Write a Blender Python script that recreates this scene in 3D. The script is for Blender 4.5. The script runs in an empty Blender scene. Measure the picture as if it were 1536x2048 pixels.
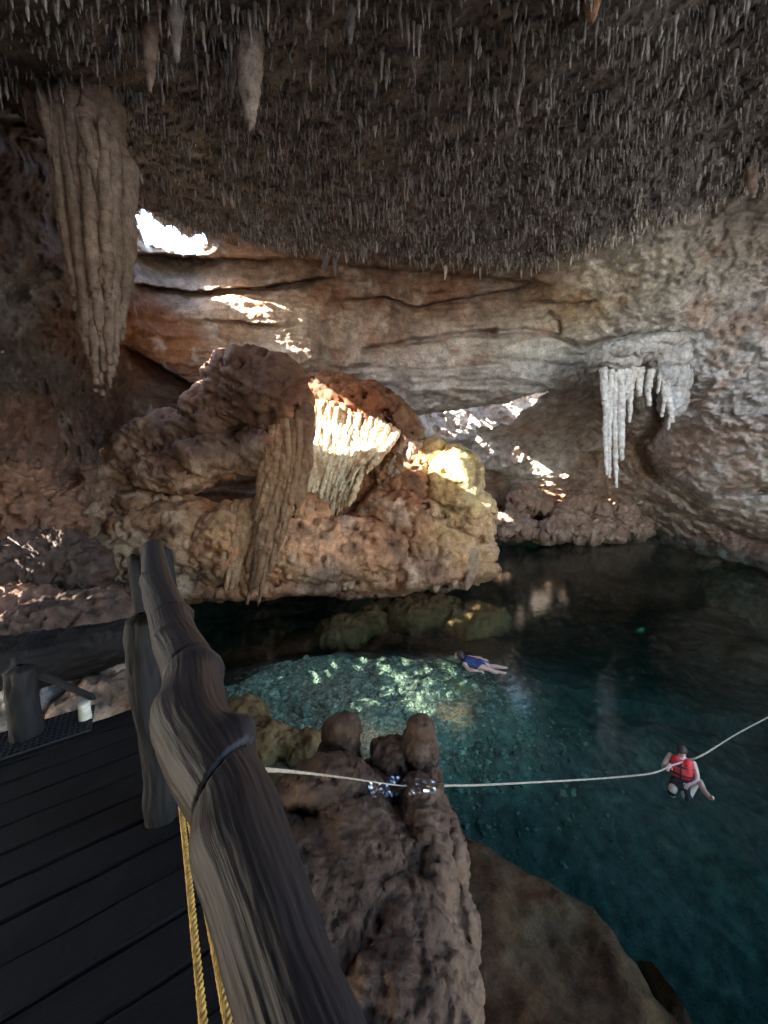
import bpy, math, random
import numpy as np
from mathutils import Matrix, Vector

# ------------------------------------------------------------------ camera
SC = bpy.context.scene
COL = SC.collection
F = 770.0                      # focal length in pixels of the 1536 x 2048 photograph
H = 5.0                        # camera height over the water
PITCH = math.atan(94.0 / F)
ROLL = math.radians(2.5)
P0 = np.array([0.0, 0.0, H])
_f = np.array([0, math.cos(PITCH), -math.sin(PITCH)])
_r0 = np.array([1.0, 0, 0])
_u0 = np.array([0, math.sin(PITCH), math.cos(PITCH)])
CR = math.cos(ROLL) * _r0 - math.sin(ROLL) * _u0
CU = math.cos(ROLL) * _u0 + math.sin(ROLL) * _r0
CF = _f
cam_d = bpy.data.cameras.new('camera')
cam = bpy.data.objects.new('camera', cam_d)
COL.objects.link(cam)
cam_d.sensor_fit = 'VERTICAL'
cam_d.sensor_height = 24.0
cam_d.lens = F / 2048.0 * 24.0
cam_d.clip_start = 0.02
cam_d.clip_end = 2000
cam.matrix_world = Matrix(((CR[0], CU[0], -CF[0], P0[0]), (CR[1], CU[1], -CF[1], P0[1]),
                           (CR[2], CU[2], -CF[2], P0[2]), (0, 0, 0, 1)))
SC.camera = cam

# ------------------------------------------------------------------ sky, sun, exposure
SUN_T = np.array([0.72, 0.34, -0.60])           # direction the sunlight travels
SUN_T = SUN_T / np.linalg.norm(SUN_T)
W = bpy.data.worlds.new('World')
SC.world = W
W.use_nodes = True
nt = W.node_tree
bg = nt.nodes['Background']
sky = nt.nodes.new('ShaderNodeTexSky')
sky.sky_type = 'NISHITA'
sky.sun_disc = False
sky.sun_elevation = math.asin(-SUN_T[2])
sky.sun_rotation = math.atan2(-SUN_T[0], -SUN_T[1])
nt.links.new(sky.outputs[0], bg.inputs[0])
bg.inputs[1].default_value = 0.15
sun_d = bpy.data.lights.new('sun', 'SUN')
sun_d.energy = 5.0
sun_d.angle = math.radians(0.6)
sun_d.color = (1.0, 0.93, 0.82)
sun = bpy.data.objects.new('sun', sun_d)
COL.objects.link(sun)
sun.rotation_euler = Vector(SUN_T).to_track_quat('-Z', 'Y').to_euler()
sun.location = (-30, -5, 40)
SC.view_settings.view_transform = 'Standard'
SC.view_settings.look = 'None'
SC.view_settings.exposure = 3.85
SC.view_settings.gamma = 1.0
SC.view_settings.use_curve_mapping = False
SC.cycles.use_denoising = True
try:
    SC.cycles.denoiser = 'OPENIMAGEDENOISE'
except Exception:
    pass
SC.cycles.max_bounces = 8
SC.cycles.diffuse_bounces = 6
SC.cycles.glossy_bounces = 3
SC.cycles.transparent_max_bounces = 12
SC.cycles.sample_clamp_indirect = 8.0
SC.cycles.caustics_reflective = False
SC.cycles.caustics_refractive = False

rng = np.random.default_rng(7)
random.seed(7)

# ------------------------------------------------------------------ pixel helpers (photo pixels give directions only)
def ray(px, py):
    return (px - 768.0) / F * CR + (1024.0 - py) / F * CU + CF

def at(px, py, Y):
    d = ray(px, py)
    return P0 + d * (Y / d[1])

def onz(px, py, z):
    d = ray(px, py)
    return P0 + d * ((z - H) / d[2])

def project(V):
    R = V - P0
    w = np.maximum(R @ CF, 1e-3)
    return 768 + F * (R @ CR) / w, 1024 - F * (R @ CU) / w, R @ CF

# ------------------------------------------------------------------ noise
_perm = np.tile(rng.permutation(256), 2).astype(np.int32)
_g = rng.normal(size=(256, 3)).astype(np.float32)
_g /= np.linalg.norm(_g, axis=1, keepdims=True)

def perlin(p):
    p = np.asarray(p, np.float32)
    i = np.floor(p).astype(np.int32)
    f = p - i
    i &= 255
    w = f * f * f * (f * (f * 6 - 15) + 10)
    out = 0
    for dx in (0, 1):
        wx = w[:, 0] if dx else 1 - w[:, 0]
        a = _perm[(i[:, 0] + dx) & 255]
        for dy in (0, 1):
            wy = w[:, 1] if dy else 1 - w[:, 1]
            b = _perm[a + ((i[:, 1] + dy) & 255)]
            for dz in (0, 1):
                wz = w[:, 2] if dz else 1 - w[:, 2]
                g = _g[_perm[b + ((i[:, 2] + dz) & 255)]]
                out = out + wx * wy * wz * (g[:, 0] * (f[:, 0] - dx) + g[:, 1] * (f[:, 1] - dy) + g[:, 2] * (f[:, 2] - dz))
    return out * 1.6

def fbm(p, octv=4, ridged=False, gain=0.5):
    s, a, t = 0, 1.0, 0
    q = np.asarray(p, np.float32)
    for o in range(octv):
        n = perlin(q)
        if ridged:
            n = 1 - 2 * np.abs(n)
        s = s + a * n
        t += a
        a *= gain
        q = q * 2.03 + 17.3
    return s / t

def sstep(a, b, x):
    t = np.clip((x - a) / (b - a), 0, 1)
    return t * t * (3 - 2 * t)

# ------------------------------------------------------------------ mesh helpers
def mesh_np(name, V, Fq, col=None, mat=None, smooth=True):
    """one mesh from arrays; Fq is (n,3) or (n,4) or a list of faces"""
    me = bpy.data.meshes.new(name)
    if isinstance(Fq, np.ndarray):
        k = Fq.shape[1]
        n = len(Fq)
        me.vertices.add(len(V))
        me.vertices.foreach_set('co', np.asarray(V, np.float32).ravel())
        me.loops.add(n * k)
        me.loops.foreach_set('vertex_index', Fq.astype(np.int32).ravel())
        me.polygons.add(n)
        me.polygons.foreach_set('loop_start', np.arange(0, n * k, k, dtype=np.int32))
        me.update(calc_edges=True)
    else:
        me.from_pydata([tuple(v) for v in V], [], Fq)
    me.polygons.foreach_set('use_smooth', np.full(len(me.polygons), bool(smooth)))
    if col is not None:
        a = me.color_attributes.new('col', 'FLOAT_COLOR', 'POINT')
        c4 = np.ones((len(V), 4), np.float32)
        c4[:, :3] = np.clip(col, 0, 0.9)
        a.data.foreach_set('color', c4.ravel())
    if mat:
        me.materials.append(mat)
    me.validate()
    return me

def link(name, me, parent=None, **props):
    o = bpy.data.objects.new(name, me)
    COL.objects.link(o)
    if parent is not None:
        o.parent = parent
    for k, v in props.items():
        o[k] = v
    return o

def thing(name, label, category, loc=(0, 0, 0), group=None):
    o = bpy.data.objects.new(name, None)
    COL.objects.link(o)
    o.empty_display_size = 0.1
    o.location = [float(c) for c in loc]
    o['label'] = label
    o['category'] = category
    if group:
        o['group'] = group
    return o

def child(name, V, Fq, parent, mat, col=None, smooth=True, kind=None, label=None):
    """a part: vertices given in world space, stored relative to the parent's base"""
    org = np.array(parent.location[:])
    if parent.parent is not None:
        org = org + np.array(parent.parent.location[:])
    o = link(name, mesh_np(name, np.asarray(V) - org, Fq, col, mat, smooth), parent)
    if kind:
        o['kind'] = kind
    if label:
        o['label'] = label
    return o

def quad_normals(V, Fq):
    if Fq.shape[1] == 4:
        n = np.cross(V[Fq[:, 2]] - V[Fq[:, 0]], V[Fq[:, 3]] - V[Fq[:, 1]])
    else:
        n = np.cross(V[Fq[:, 1]] - V[Fq[:, 0]], V[Fq[:, 2]] - V[Fq[:, 0]])
    N = np.zeros_like(V)
    for k in range(Fq.shape[1]):
        for c in range(3):
            N[:, c] += np.bincount(Fq[:, k], n[:, c], len(V))
    return N / np.maximum(np.linalg.norm(N, axis=1, keepdims=True), 1e-9)

def remesh(V, Fl, voxel, smooth=1):
    me = bpy.data.meshes.new('tmp')
    me.from_pydata([tuple(v) for v in V], [], Fl)
    ob = bpy.data.objects.new('tmp', me)
    COL.objects.link(ob)
    m = ob.modifiers.new('r', 'REMESH')
    m.mode = 'VOXEL'
    m.voxel_size = voxel
    if smooth:
        s = ob.modifiers.new('s', 'SMOOTH')
        s.iterations = smooth
        s.factor = 0.5
    dg = bpy.context.evaluated_depsgraph_get()
    ev = ob.evaluated_get(dg)
    em = ev.to_mesh()
    vo = np.zeros(len(em.vertices) * 3, np.float32)
    em.vertices.foreach_get('co', vo)
    lo = np.zeros(len(em.loops), np.int32)
    em.loops.foreach_get('vertex_index', lo)
    ev.to_mesh_clear()
    bpy.data.objects.remove(ob)
    bpy.data.meshes.remove(me)
    return vo.reshape(-1, 3).astype(np.float64), lo.reshape(-1, 4)

class Blob:
    """collects closed shapes that are fused by voxel remeshing"""
    def __init__(s):
        s.V = []; s.F = []
    def add(s, V, Fl):
        b = len(s.V)
        s.V.extend(V)
        s.F.extend([tuple(i + b for i in f) for f in Fl])
    def ell(s, c, r, rot=None, n=12, m=16):
        R = np.eye(3) if rot is None else np.array(rot)
        V = [np.array(c) + R @ np.array([0, 0, r[2]])]
        for i in range(1, n):
            a = math.pi * i / n
            for j in range(m):
                b = 2 * math.pi * j / m
                V.append(np.array(c) + R @ np.array([r[0] * math.sin(a) * math.cos(b), r[1] * math.sin(a) * math.sin(b), r[2] * math.cos(a)]))
        V.append(np.array(c) - R @ np.array([0, 0, r[2]]))
        Fl = []
        for j in range(m):
            Fl.append((0, 1 + j, 1 + (j + 1) % m))
            for i in range(n - 2):
                a = 1 + i * m + j; b = 1 + i * m + (j + 1) % m
                Fl.append((a, a + m, b + m, b))
            Fl.append((len(V) - 1, 1 + (n - 2) * m + (j + 1) % m, 1 + (n - 2) * m + j))
        s.add(V, Fl)
    def tube(s, pts, rad, m=10, flat=1.0):
        V, Fl = tube_geo(pts, rad, m, flat=flat)
        s.add(list(V), Fl)
    def build(s, voxel, smooth=1):
        return remesh(s.V, s.F, voxel, smooth)

def frames(pts):
    pts = np.asarray(pts, float)
    T = np.gradient(pts, axis=0)
    T /= np.maximum(np.linalg.norm(T, axis=1, keepdims=True), 1e-9)
    ref = np.array([0, 0, 1.0]) if abs(T[0][2]) < 0.9 else np.array([0, 1.0, 0])
    N = np.zeros_like(T)
    n = ref - T[0] * (ref @ T[0]); n /= np.linalg.norm(n)
    for i in range(len(T)):
        n = n - T[i] * (n @ T[i]); n /= max(np.linalg.norm(n), 1e-9)
        N[i] = n
    return pts, T, N, np.cross(T, N)

def tube_geo(pts, rad, m=10, cap=True, flat=1.0):
    pts, T, N, B = frames(pts)
    rad = np.broadcast_to(np.asarray(rad, float), (len(pts),))
    a = np.arange(m) * 2 * math.pi / m
    V = (pts[:, None, :] + rad[:, None, None] * (np.cos(a)[None, :, None] * N[:, None, :] * flat + np.sin(a)[None, :, None] * B[:, None, :])).reshape(-1, 3)
    Fl = []
    for i in range(len(pts) - 1):
        for j in range(m):
            k = (j + 1) % m
            Fl.append((i * m + j, i * m + k, (i + 1) * m + k, (i + 1) * m + j))
    if cap:
        Fl.append(tuple(range(m - 1, -1, -1)))
        e = (len(pts) - 1) * m
        Fl.append(tuple(range(e, e + m)))
    return V, Fl

def tri(Fl):
    out = []
    for f in Fl:
        for k in range(1, len(f) - 1):
            out.append((f[0], f[k], f[k + 1]))
    return np.array(out, np.int32)

def spline(P, n):
    """Catmull-Rom through points"""
    P = np.asarray(P, float)
    Q = np.vstack([2 * P[0] - P[1], P, 2 * P[-1] - P[-2]])
    t = np.linspace(0, len(P) - 1 - 1e-6, n)
    i = t.astype(int); f = (t - i)[:, None]
    a, b, c, d = Q[i], Q[i + 1], Q[i + 2], Q[i + 3]
    return 0.5 * (2 * b + (c - a) * f + (2 * a - 5 * b + 4 * c - d) * f ** 2 + (3 * b - a - 3 * c + d) * f ** 3)

# ------------------------------------------------------------------ materials
def nodes_of(name):
    m = bpy.data.materials.new(name)
    m.use_nodes = True
    t = m.node_tree
    return m, t, t.nodes['Principled BSDF']

def rock_mat(name, bump=0.6, rough=(0.62, 0.95), scale=1.0, wet=0.3, dist=0.05):
    m, t, b = nodes_of(name)
    N = t.nodes.new; L = t.links.new
    a = N('ShaderNodeAttribute'); a.attribute_name = 'col'
    g = N('ShaderNodeNewGeometry')
    n1 = N('ShaderNodeTexNoise'); n1.inputs['Scale'].default_value = 2.2 * scale; n1.inputs['Detail'].default_value = 9; n1.inputs['Roughness'].default_value = 0.65
    n2 = N('ShaderNodeTexNoise'); n2.inputs['Scale'].default_value = 17 * scale; n2.inputs['Detail'].default_value = 6; n2.inputs['Roughness'].default_value = 0.7
    vo = N('ShaderNodeTexNoise'); vo.inputs['Scale'].default_value = 6.5 * scale; vo.inputs['Detail'].default_value = 10; vo.inputs['Roughness'].default_value = 0.72
    for n in (n1, n2, vo):
        L(g.outputs['Position'], n.inputs['Vector'])
    r1 = N('ShaderNodeMapRange'); r1.inputs[1].default_value = 0.3; r1.inputs[2].default_value = 0.7; r1.inputs[3].default_value = 0.55; r1.inputs[4].default_value = 1.45
    L(n1.outputs['Fac'], r1.inputs[0])
    r2 = N('ShaderNodeMapRange'); r2.inputs[1].default_value = 0.3; r2.inputs[2].default_value = 0.7; r2.inputs[3].default_value = 0.6; r2.inputs[4].default_value = 1.4
    L(n2.outputs['Fac'], r2.inputs[0])
    mu = N('ShaderNodeMath'); mu.operation = 'MULTIPLY'
    L(r1.outputs[0], mu.inputs[0]); L(r2.outputs[0], mu.inputs[1])
    vm = N('ShaderNodeVectorMath'); vm.operation = 'SCALE'
    L(a.outputs['Color'], vm.inputs[0]); L(mu.outputs[0], vm.inputs['Scale'])
    L(vm.outputs[0], b.inputs['Base Color'])
    rr = N('ShaderNodeMapRange'); rr.inputs[1].default_value = 0.35; rr.inputs[2].default_value = 0.65; rr.inputs[3].default_value = rough[1]; rr.inputs[4].default_value = rough[0]
    L(n1.outputs['Fac'], rr.inputs[0]); L(rr.outputs[0], b.inputs['Roughness'])
    b.inputs['Specular IOR Level'].default_value = wet
    ad = N('ShaderNodeMath'); ad.operation = 'ADD'
    L(n2.outputs['Fac'], ad.inputs[0]); L(vo.outputs['Fac'], ad.inputs[1])
    bp = N('ShaderNodeBump'); bp.inputs['Strength'].default_value = bump; bp.inputs['Distance'].default_value = dist
    L(ad.outputs[0], bp.inputs['Height']); L(bp.outputs[0], b.inputs['Normal'])
    return m

def plain_mat(name, color, rough=0.7, var=0.35, scale=20, bump=0.2, spec=0.4, stretch=None, dist=0.01):
    m, t, b = nodes_of(name)
    N = t.nodes.new; L = t.links.new
    g = N('ShaderNodeTexCoord')
    mp = N('ShaderNodeMapping')
    L(g.outputs['Object'], mp.inputs[0])
    if stretch:
        mp.inputs['Scale'].default_value = stretch
    n = N('ShaderNodeTexNoise'); n.inputs['Scale'].default_value = scale; n.inputs['Detail'].default_value = 7
    L(mp.outputs[0], n.inputs['Vector'])
    mr = N('ShaderNodeMapRange'); mr.inputs[1].default_value = 0.3; mr.inputs[2].default_value = 0.7
    mr.inputs[3].default_value = 1 - var; mr.inputs[4].default_value = 1 + var
    L(n.outputs['Fac'], mr.inputs[0])
    vm = N('ShaderNodeVectorMath'); vm.operation = 'SCALE'; vm.inputs[0].default_value = color
    L(mr.outputs[0], vm.inputs['Scale']); L(vm.outputs[0], b.inputs['Base Color'])
    b.inputs['Roughness'].default_value = rough
    b.inputs['Specular IOR Level'].default_value = spec
    bp = N('ShaderNodeBump'); bp.inputs['Strength'].default_value = bump; bp.inputs['Distance'].default_value = dist
    L(n.outputs['Fac'], bp.inputs['Height']); L(bp.outputs[0], b.inputs['Normal'])
    return m

M_SHELL = rock_mat('cave_rock', 0.7, scale=1.0, dist=0.06)
M_FORM = rock_mat('formation_rock', 0.7, scale=1.3, dist=0.05)
M_NEAR = rock_mat('near_rock', 0.7, scale=3.0, dist=0.02, wet=0.45, rough=(0.45, 0.9))
M_BED = rock_mat('lake_bed_rock', 0.5, scale=2.0, dist=0.03, wet=0.1)
M_STAL = rock_mat('stalactite_rock', 0.5, scale=3.0, dist=0.02)

GREY = (.112, .105, .110); PALE = (.46, .43, .40); TAN = (.34, .24, .16); RUST = (.27, .11, .045)
DARK = (.085, .055, .040); CREAM = (.52, .43, .32); PINK = (.37, .24, .18); BROWN = (.17, .10, .065)

def lerp(a, b, t):
    return np.asarray(a) * (1 - t)[:, None] + np.asarray(b) * t[:, None]

def palette(V, base, stain, pale, seed=0, s=0.6, k=(0.5, 0.5)):
    a = fbm(V * s + seed, 4); b = fbm(V * s * 1.7 + seed + 40, 4)
    c = np.tile(np.asarray(base, float), (len(V), 1))
    c = lerp(c, stain, sstep(0.0, 0.35, a) * k[0])
    c = lerp(c, pale, sstep(0.05, 0.4, b) * k[1])
    return c

def rockify(V, Fq, big=0.15, mid=0.06, fine=0.02, s=1.0, seed=0, strata=0.0, sscale=3.0):
    N = quad_normals(V, Fq)
    d = big * fbm(V * (0.8 * s) + seed, 3) + mid * fbm(V * (2.6 * s) + seed + 9, 3, ridged=True) + fine * fbm(V * (9 * s) + seed + 31, 3, ridged=True)
    if strata:
        q = V * np.array([0.25, 0.25, sscale]) + 0.4 * fbm(V * 0.7 + seed, 2)[:, None]
        d = d + strata * fbm(q, 3, ridged=True)
    return V + N * d[:, None]

# ------------------------------------------------------------------ the cave shell (walls + ceiling), star-shaped about the viewpoint
CTRL = []
def cp(px, py, Y):
    CTRL.append(at(px, py, Y))
for (px, py, Y) in [
    # ceiling
    (768, 0, 6.2), (300, 0, 5.6), (0, 0, 5.0), (1200, 0, 6.3), (1536, 0, 7.4),
    (768, 150, 7.8), (400, 150, 7.4), (1150, 150, 8.2), (1536, 150, 9.0), (120, 120, 6.2),
    (768, 300, 10.4), (450, 300, 10.2), (1100, 300, 10.8), (1330, 300, 11.2), (1536, 300, 11.2),
    (768, 420, 13.2), (400, 400, 13.0), (1080, 420, 13.4), (1300, 450, 13.2), (1536, 450, 12.8),
    (560, 500, 16.2), (768, 515, 16.4), (980, 535, 16.6), (1080, 540, 16.4), (420, 470, 16.0),
    # right wall
    (1200, 560, 15.6), (1350, 600, 14.6), (1536, 600, 13.6), (1400, 760, 15.4), (1536, 760, 14.6),
    (1300, 700, 16.2), (1340, 850, 18.4), (1450, 900, 16.8), (1536, 900, 15.8), (1400, 1000, 18.6), (1536, 1020, 16.8),
    (1290, 960, 22.5), (1290, 1060, 25.5), (1420, 1090, 20.6), (1536, 1120, 17.6), (1420, 1160, 20.6), (1536, 1200, 17.8),
    # rear wall
    (270, 470, 16.4), (340, 470, 16.8), (300, 540, 16.8), (420, 545, 17.2), (560, 550, 17.5), (640, 580, 17.7), (430, 610, 17.0), (300, 620, 16.6),
    (540, 600, 17.4), (350, 690, 17.0), (500, 680, 17.6), (620, 700, 18.2), (760, 620, 18.2), (900, 600, 18.2), (1040, 580, 17.9),
    (760, 720, 18.6), (900, 700, 18.6), (1060, 690, 18.0), (1180, 690, 17.0), (900, 790, 18.8), (760, 790, 18.8), (1040, 790, 18.6), (1180, 760, 18.4),
    (900, 870, 23.0), (1000, 900, 24.5), (1100, 900, 24.6), (1200, 880, 23.4), (1000, 1000, 26.0), (1100, 980, 24.6), (1200, 980, 24.6), (1100, 1060, 25.4), (1200, 1060, 25.6),
    (1000, 1100, 26.5), (1200, 1120, 26.5), (800, 900, 22.0), (700, 850, 21.0), (700, 1000, 22.0), (500, 850, 20.0), (500, 1000, 20.0), (800, 1100, 25.0),
    # left recess and left wall
    (250, 720, 16.0), (330, 780, 17.6), (200, 820, 15.0), (300, 900, 17.0), (170, 650, 12.0), (130, 500, 10.4), (60, 420, 9.4), (0, 500, 8.6),
    (40, 640, 9.2), (0, 800, 8.4), (90, 800, 10.0), (110, 950, 10.6), (40, 950, 9.0), (130, 1080, 12.0), (40, 1100, 9.6), (0, 1100, 8.8), (0, 300, 7.4), (60, 250, 8.0), (130, 320, 9.4),
    (60, 1250, 10.0), (300, 1150, 17.0), (300, 1250, 16.0), (600, 1200, 20.0)]:
    cp(px, py, Y)
for w in [(0, 0.5, 11.0), (-5, 0.5, 10.6), (6, 1, 11.4), (0, -4, 10.2), (-5, -4, 10.0), (6, -4, 10.2), (0, -9, 7.8), (-6, -9, 7.4), (7, -9, 7.4), (0, -12, 6.2), (-7, -12, 5.8), (9, -12, 5.8), (-9, -7, 4.5), (14, -8, 4.5), (0, -14, 4.4), (-8, -12, 4.2), (9, -14, 4.4), (0, -14, 2.2), (9, -14, 2), (-8, -12, 2), (-8.5, 2, 8.5), (-9, 2, 4), (-8.5, -3, 5.5), (-8.2, 5, 6), (-8.4, 4, 1), (-9, 0, 0),
          (13, 5, 9.5), (15.5, 6, 4), (16.5, 8, 0.5), (13, 0, 9.5), (16, 1, 4), (15, -4, 5), (17, 3, -1), (10, -4, 9.3), (17, 9, -3), (-9, 6, -2)]:
    CTRL.append(np.array(w, float))
CTRL = np.array(CTRL)

def to_uv(V):
    d = V - P0
    r = np.linalg.norm(d, axis=1)
    return np.degrees(np.arctan2(d[:, 2], d[:, 1])), np.degrees(np.arcsin(d[:, 0] / r)), r

def tps_fit(X, y, lam):
    n = len(X)
    D = np.linalg.norm(X[:, None] - X[None], axis=2)
    K = np.where(D > 0, D * D * np.log(D + 1e-9), 0) + lam * np.eye(n)
    Pm = np.hstack([np.ones((n, 1)), X])
    A = np.zeros((n + 3, n + 3)); A[:n, :n] = K; A[:n, n:] = Pm; A[n:, :n] = Pm.T
    return np.linalg.solve(A, np.concatenate([y, np.zeros(3)]))

def tps_eval(X, w, Q):
    out = np.empty(len(Q))
    for s in range(0, len(Q), 40000):
        q = Q[s:s + 40000]
        D2 = (q ** 2).sum(1)[:, None] + (X ** 2).sum(1)[None] - 2 * q @ X.T
        D2 = np.maximum(D2, 1e-12)
        out[s:s + 40000] = (0.5 * D2 * np.log(D2)) @ w[:-3] + w[-3] + q @ w[-2:]
    return out

cu, cv, cr = to_uv(CTRL)
CX = np.stack([cu, cv], 1) / 10.0
TW = tps_fit(CX, np.log(cr), 0.02)
ug = np.concatenate([np.arange(-76, -24, 2.0), np.arange(-24, 53, 0.16), np.arange(53, 193, 1.0)])
vg = np.concatenate([np.arange(-80, -47, 1.0), np.arange(-47, 47, 0.16), np.arange(47, 81, 1.0)])
nu, nv = len(ug), len(vg)
UU, VV = np.meshgrid(ug, vg, indexing='ij')
uf, vf = UU.ravel(), VV.ravel()
R = np.exp(np.clip(tps_eval(CX, TW, np.stack([uf, vf], 1) / 10.0), math.log(4.5), math.log(45)))
ur, vr = np.radians(uf), np.radians(vf)
DIR = np.stack([np.sin(vr), np.cos(vr) * np.cos(ur), np.cos(vr) * np.sin(ur)], 1)
R = np.where(ur < -0.3, np.minimum(R, (H + 6.4) / np.maximum(-DIR[:, 2], 0.05)), R)
SV = P0 + DIR * R[:, None]
spx, spy, sdep = project(SV)
front = sdep > 0.5
# overhanging ledges: (polyline, extra depth just under it, falloff in pixels)
wob = 7 * fbm(SV * 1.2, 3)
def lip(poly, D, w, soft=4.0, taper=40):
    global R
    x = np.array([p[0] for p in poly], float); y = np.array([p[1] for p in poly], float)
    s = spy - np.interp(spx, x, y) + wob
    m = sstep(x[0] - taper, x[0] + taper, spx) * (1 - sstep(x[-1] - taper, x[-1] + taper, spx)) * front
    R = R + D * sstep(0, soft, s) * np.exp(-np.maximum(s, 0) / w) * m
lip([(250, 505), (400, 512), (560, 512)], 2.4, 60, 6)
lip([(560, 512), (700, 528), (860, 538), (960, 550), (1090, 562)], 1.0, 40, 6)
lip([(245, 562), (380, 580), (500, 573), (650, 552)], 1.8, 14, 4)
lip([(560, 770), (700, 800), (810, 834), (1010, 805), (1080, 785), (1210, 768)], 2.4, 110, 5)
lip([(400, 636), (480, 640), (570, 652)], 0.7, 25, 4, 30)
lip([(250, 690), (330, 738), (400, 772), (470, 780)], 2.0, 70, 5, 20)
lip([(1070, 594), (1120, 606), (1190, 596)], 0.7, 16, 3, 25)
lip([(680, 600), (760, 590), (830, 612), (900, 598), (1060, 570)], 0.8, 18, 4)
lip([(1180, 770), (1330, 775)], 1.0, 40, 5, 20)
lip([(1300, 1085), (1420, 1110), (1560, 1150)], 2.0, 60, 6, 10)
lip([(1290, 990), (1400, 1030), (1560, 1090)], 0.9, 40, 12, 20)
def crack(poly, D, w):
    global R
    best = np.full(len(spx), 1e9)
    for (a, b) in zip(poly[:-1], poly[1:]):
        ab = np.array([b[0] - a[0], b[1] - a[1]], float)
        t = np.clip(((spx - a[0]) * ab[0] + (spy - a[1]) * ab[1]) / (ab @ ab), 0, 1)
        best = np.minimum(best, np.hypot(spx - a[0] - t * ab[0], spy - a[1] - t * ab[1]))
    best = np.abs(best + wob * 0.5)
    R = R + D * np.exp(-(best / w) ** 2) * front
crack([(730, 700), (800, 688), (900, 672), (990, 662)], 0.5, 5)
crack([(960, 668), (1050, 660), (1100, 668), (1165, 694), (1190, 688), (1260, 668)], 0.5, 5)
crack([(1100, 625), (1120, 640), (1122, 670)], 0.4, 4)
crack([(1320, 800), (1318, 850), (1285, 895), (1300, 935), (1340, 965), (1400, 1010)], 2.0, 14)
crack([(1440, 985), (1536, 980)], 1.0, 9)
crack([(700, 735), (860, 742), (1000, 730)], 0.25, 6)
crack([(30, 600), (60, 560), (110, 540)], 0.6, 16)
crack([(20, 1110), (80, 1030), (140, 960)], 1.6, 22)
crack([(0, 250), (60, 300), (120, 330)], 0.8, 22)
crack([(620, 790), (720, 770)], 0.8, 12)
for (x, y, rx, ry, D) in [(1095, 915, 50, 30, 1.3), (1130, 952, 50, 18, 1.0), (890, 880, 50, 22, 1.6), (1030, 940, 40, 25, .8)]:
    R = R - D * np.exp(-(((spx - x) / rx) ** 2 + ((spy - y) / ry) ** 2)) * front
SV = P0 + DIR * R[:, None]
# displacement: strata on the rear wall, lumps and pits on the left, drip relief on the ceiling
is_ceil = sstep(20, -40, spy - np.interp(spx, [0, 240, 420, 560, 860, 1080, 1200, 1536], [200, 420, 480, 505, 535, 545, 500, 380])) * 1.0
is_ceil = np.where(front, is_ceil, 1.0)
is_left = sstep(330, 180, spx) * front * (1 - is_ceil)
rear = (1 - is_ceil) * (1 - is_left)
big = fbm(SV * 0.35, 3); mid = fbm(SV * 1.3 + 5, 4, ridged=True); fine = fbm(SV * 5.0 + 11, 4, ridged=True)
tilt = SV[:, 2] + 0.10 * SV[:, 0]
strq = np.stack([SV[:, 0] * 0.22, SV[:, 1] * 0.22, tilt * 1.7], 1) + 0.45 * fbm(SV * 0.4 + 3, 2)[:, None]
strata = fbm(strq, 4, ridged=True)
rightw = sstep(1080, 1280, spx) * front
lump = fbm(SV * 2.6 + 70, 3)
disp = 0.35 * big + is_ceil * (0.26 * mid + 0.16 * fine + 0.16 * lump) + rear * ((0.26 - 0.22 * rightw) * strata + (0.09 + .13 * rightw) * mid + (0.05 + .06 * rightw) * fine + (.04 + .2 * rightw) * lump) + is_left * (0.40 * mid + 0.42 * lump + 0.15 * fine)
scale_r = np.clip(R / 14.0, 0.5, 1.6)
Rn = R - disp * scale_r
SV = P0 + DIR * Rn[:, None]
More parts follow.
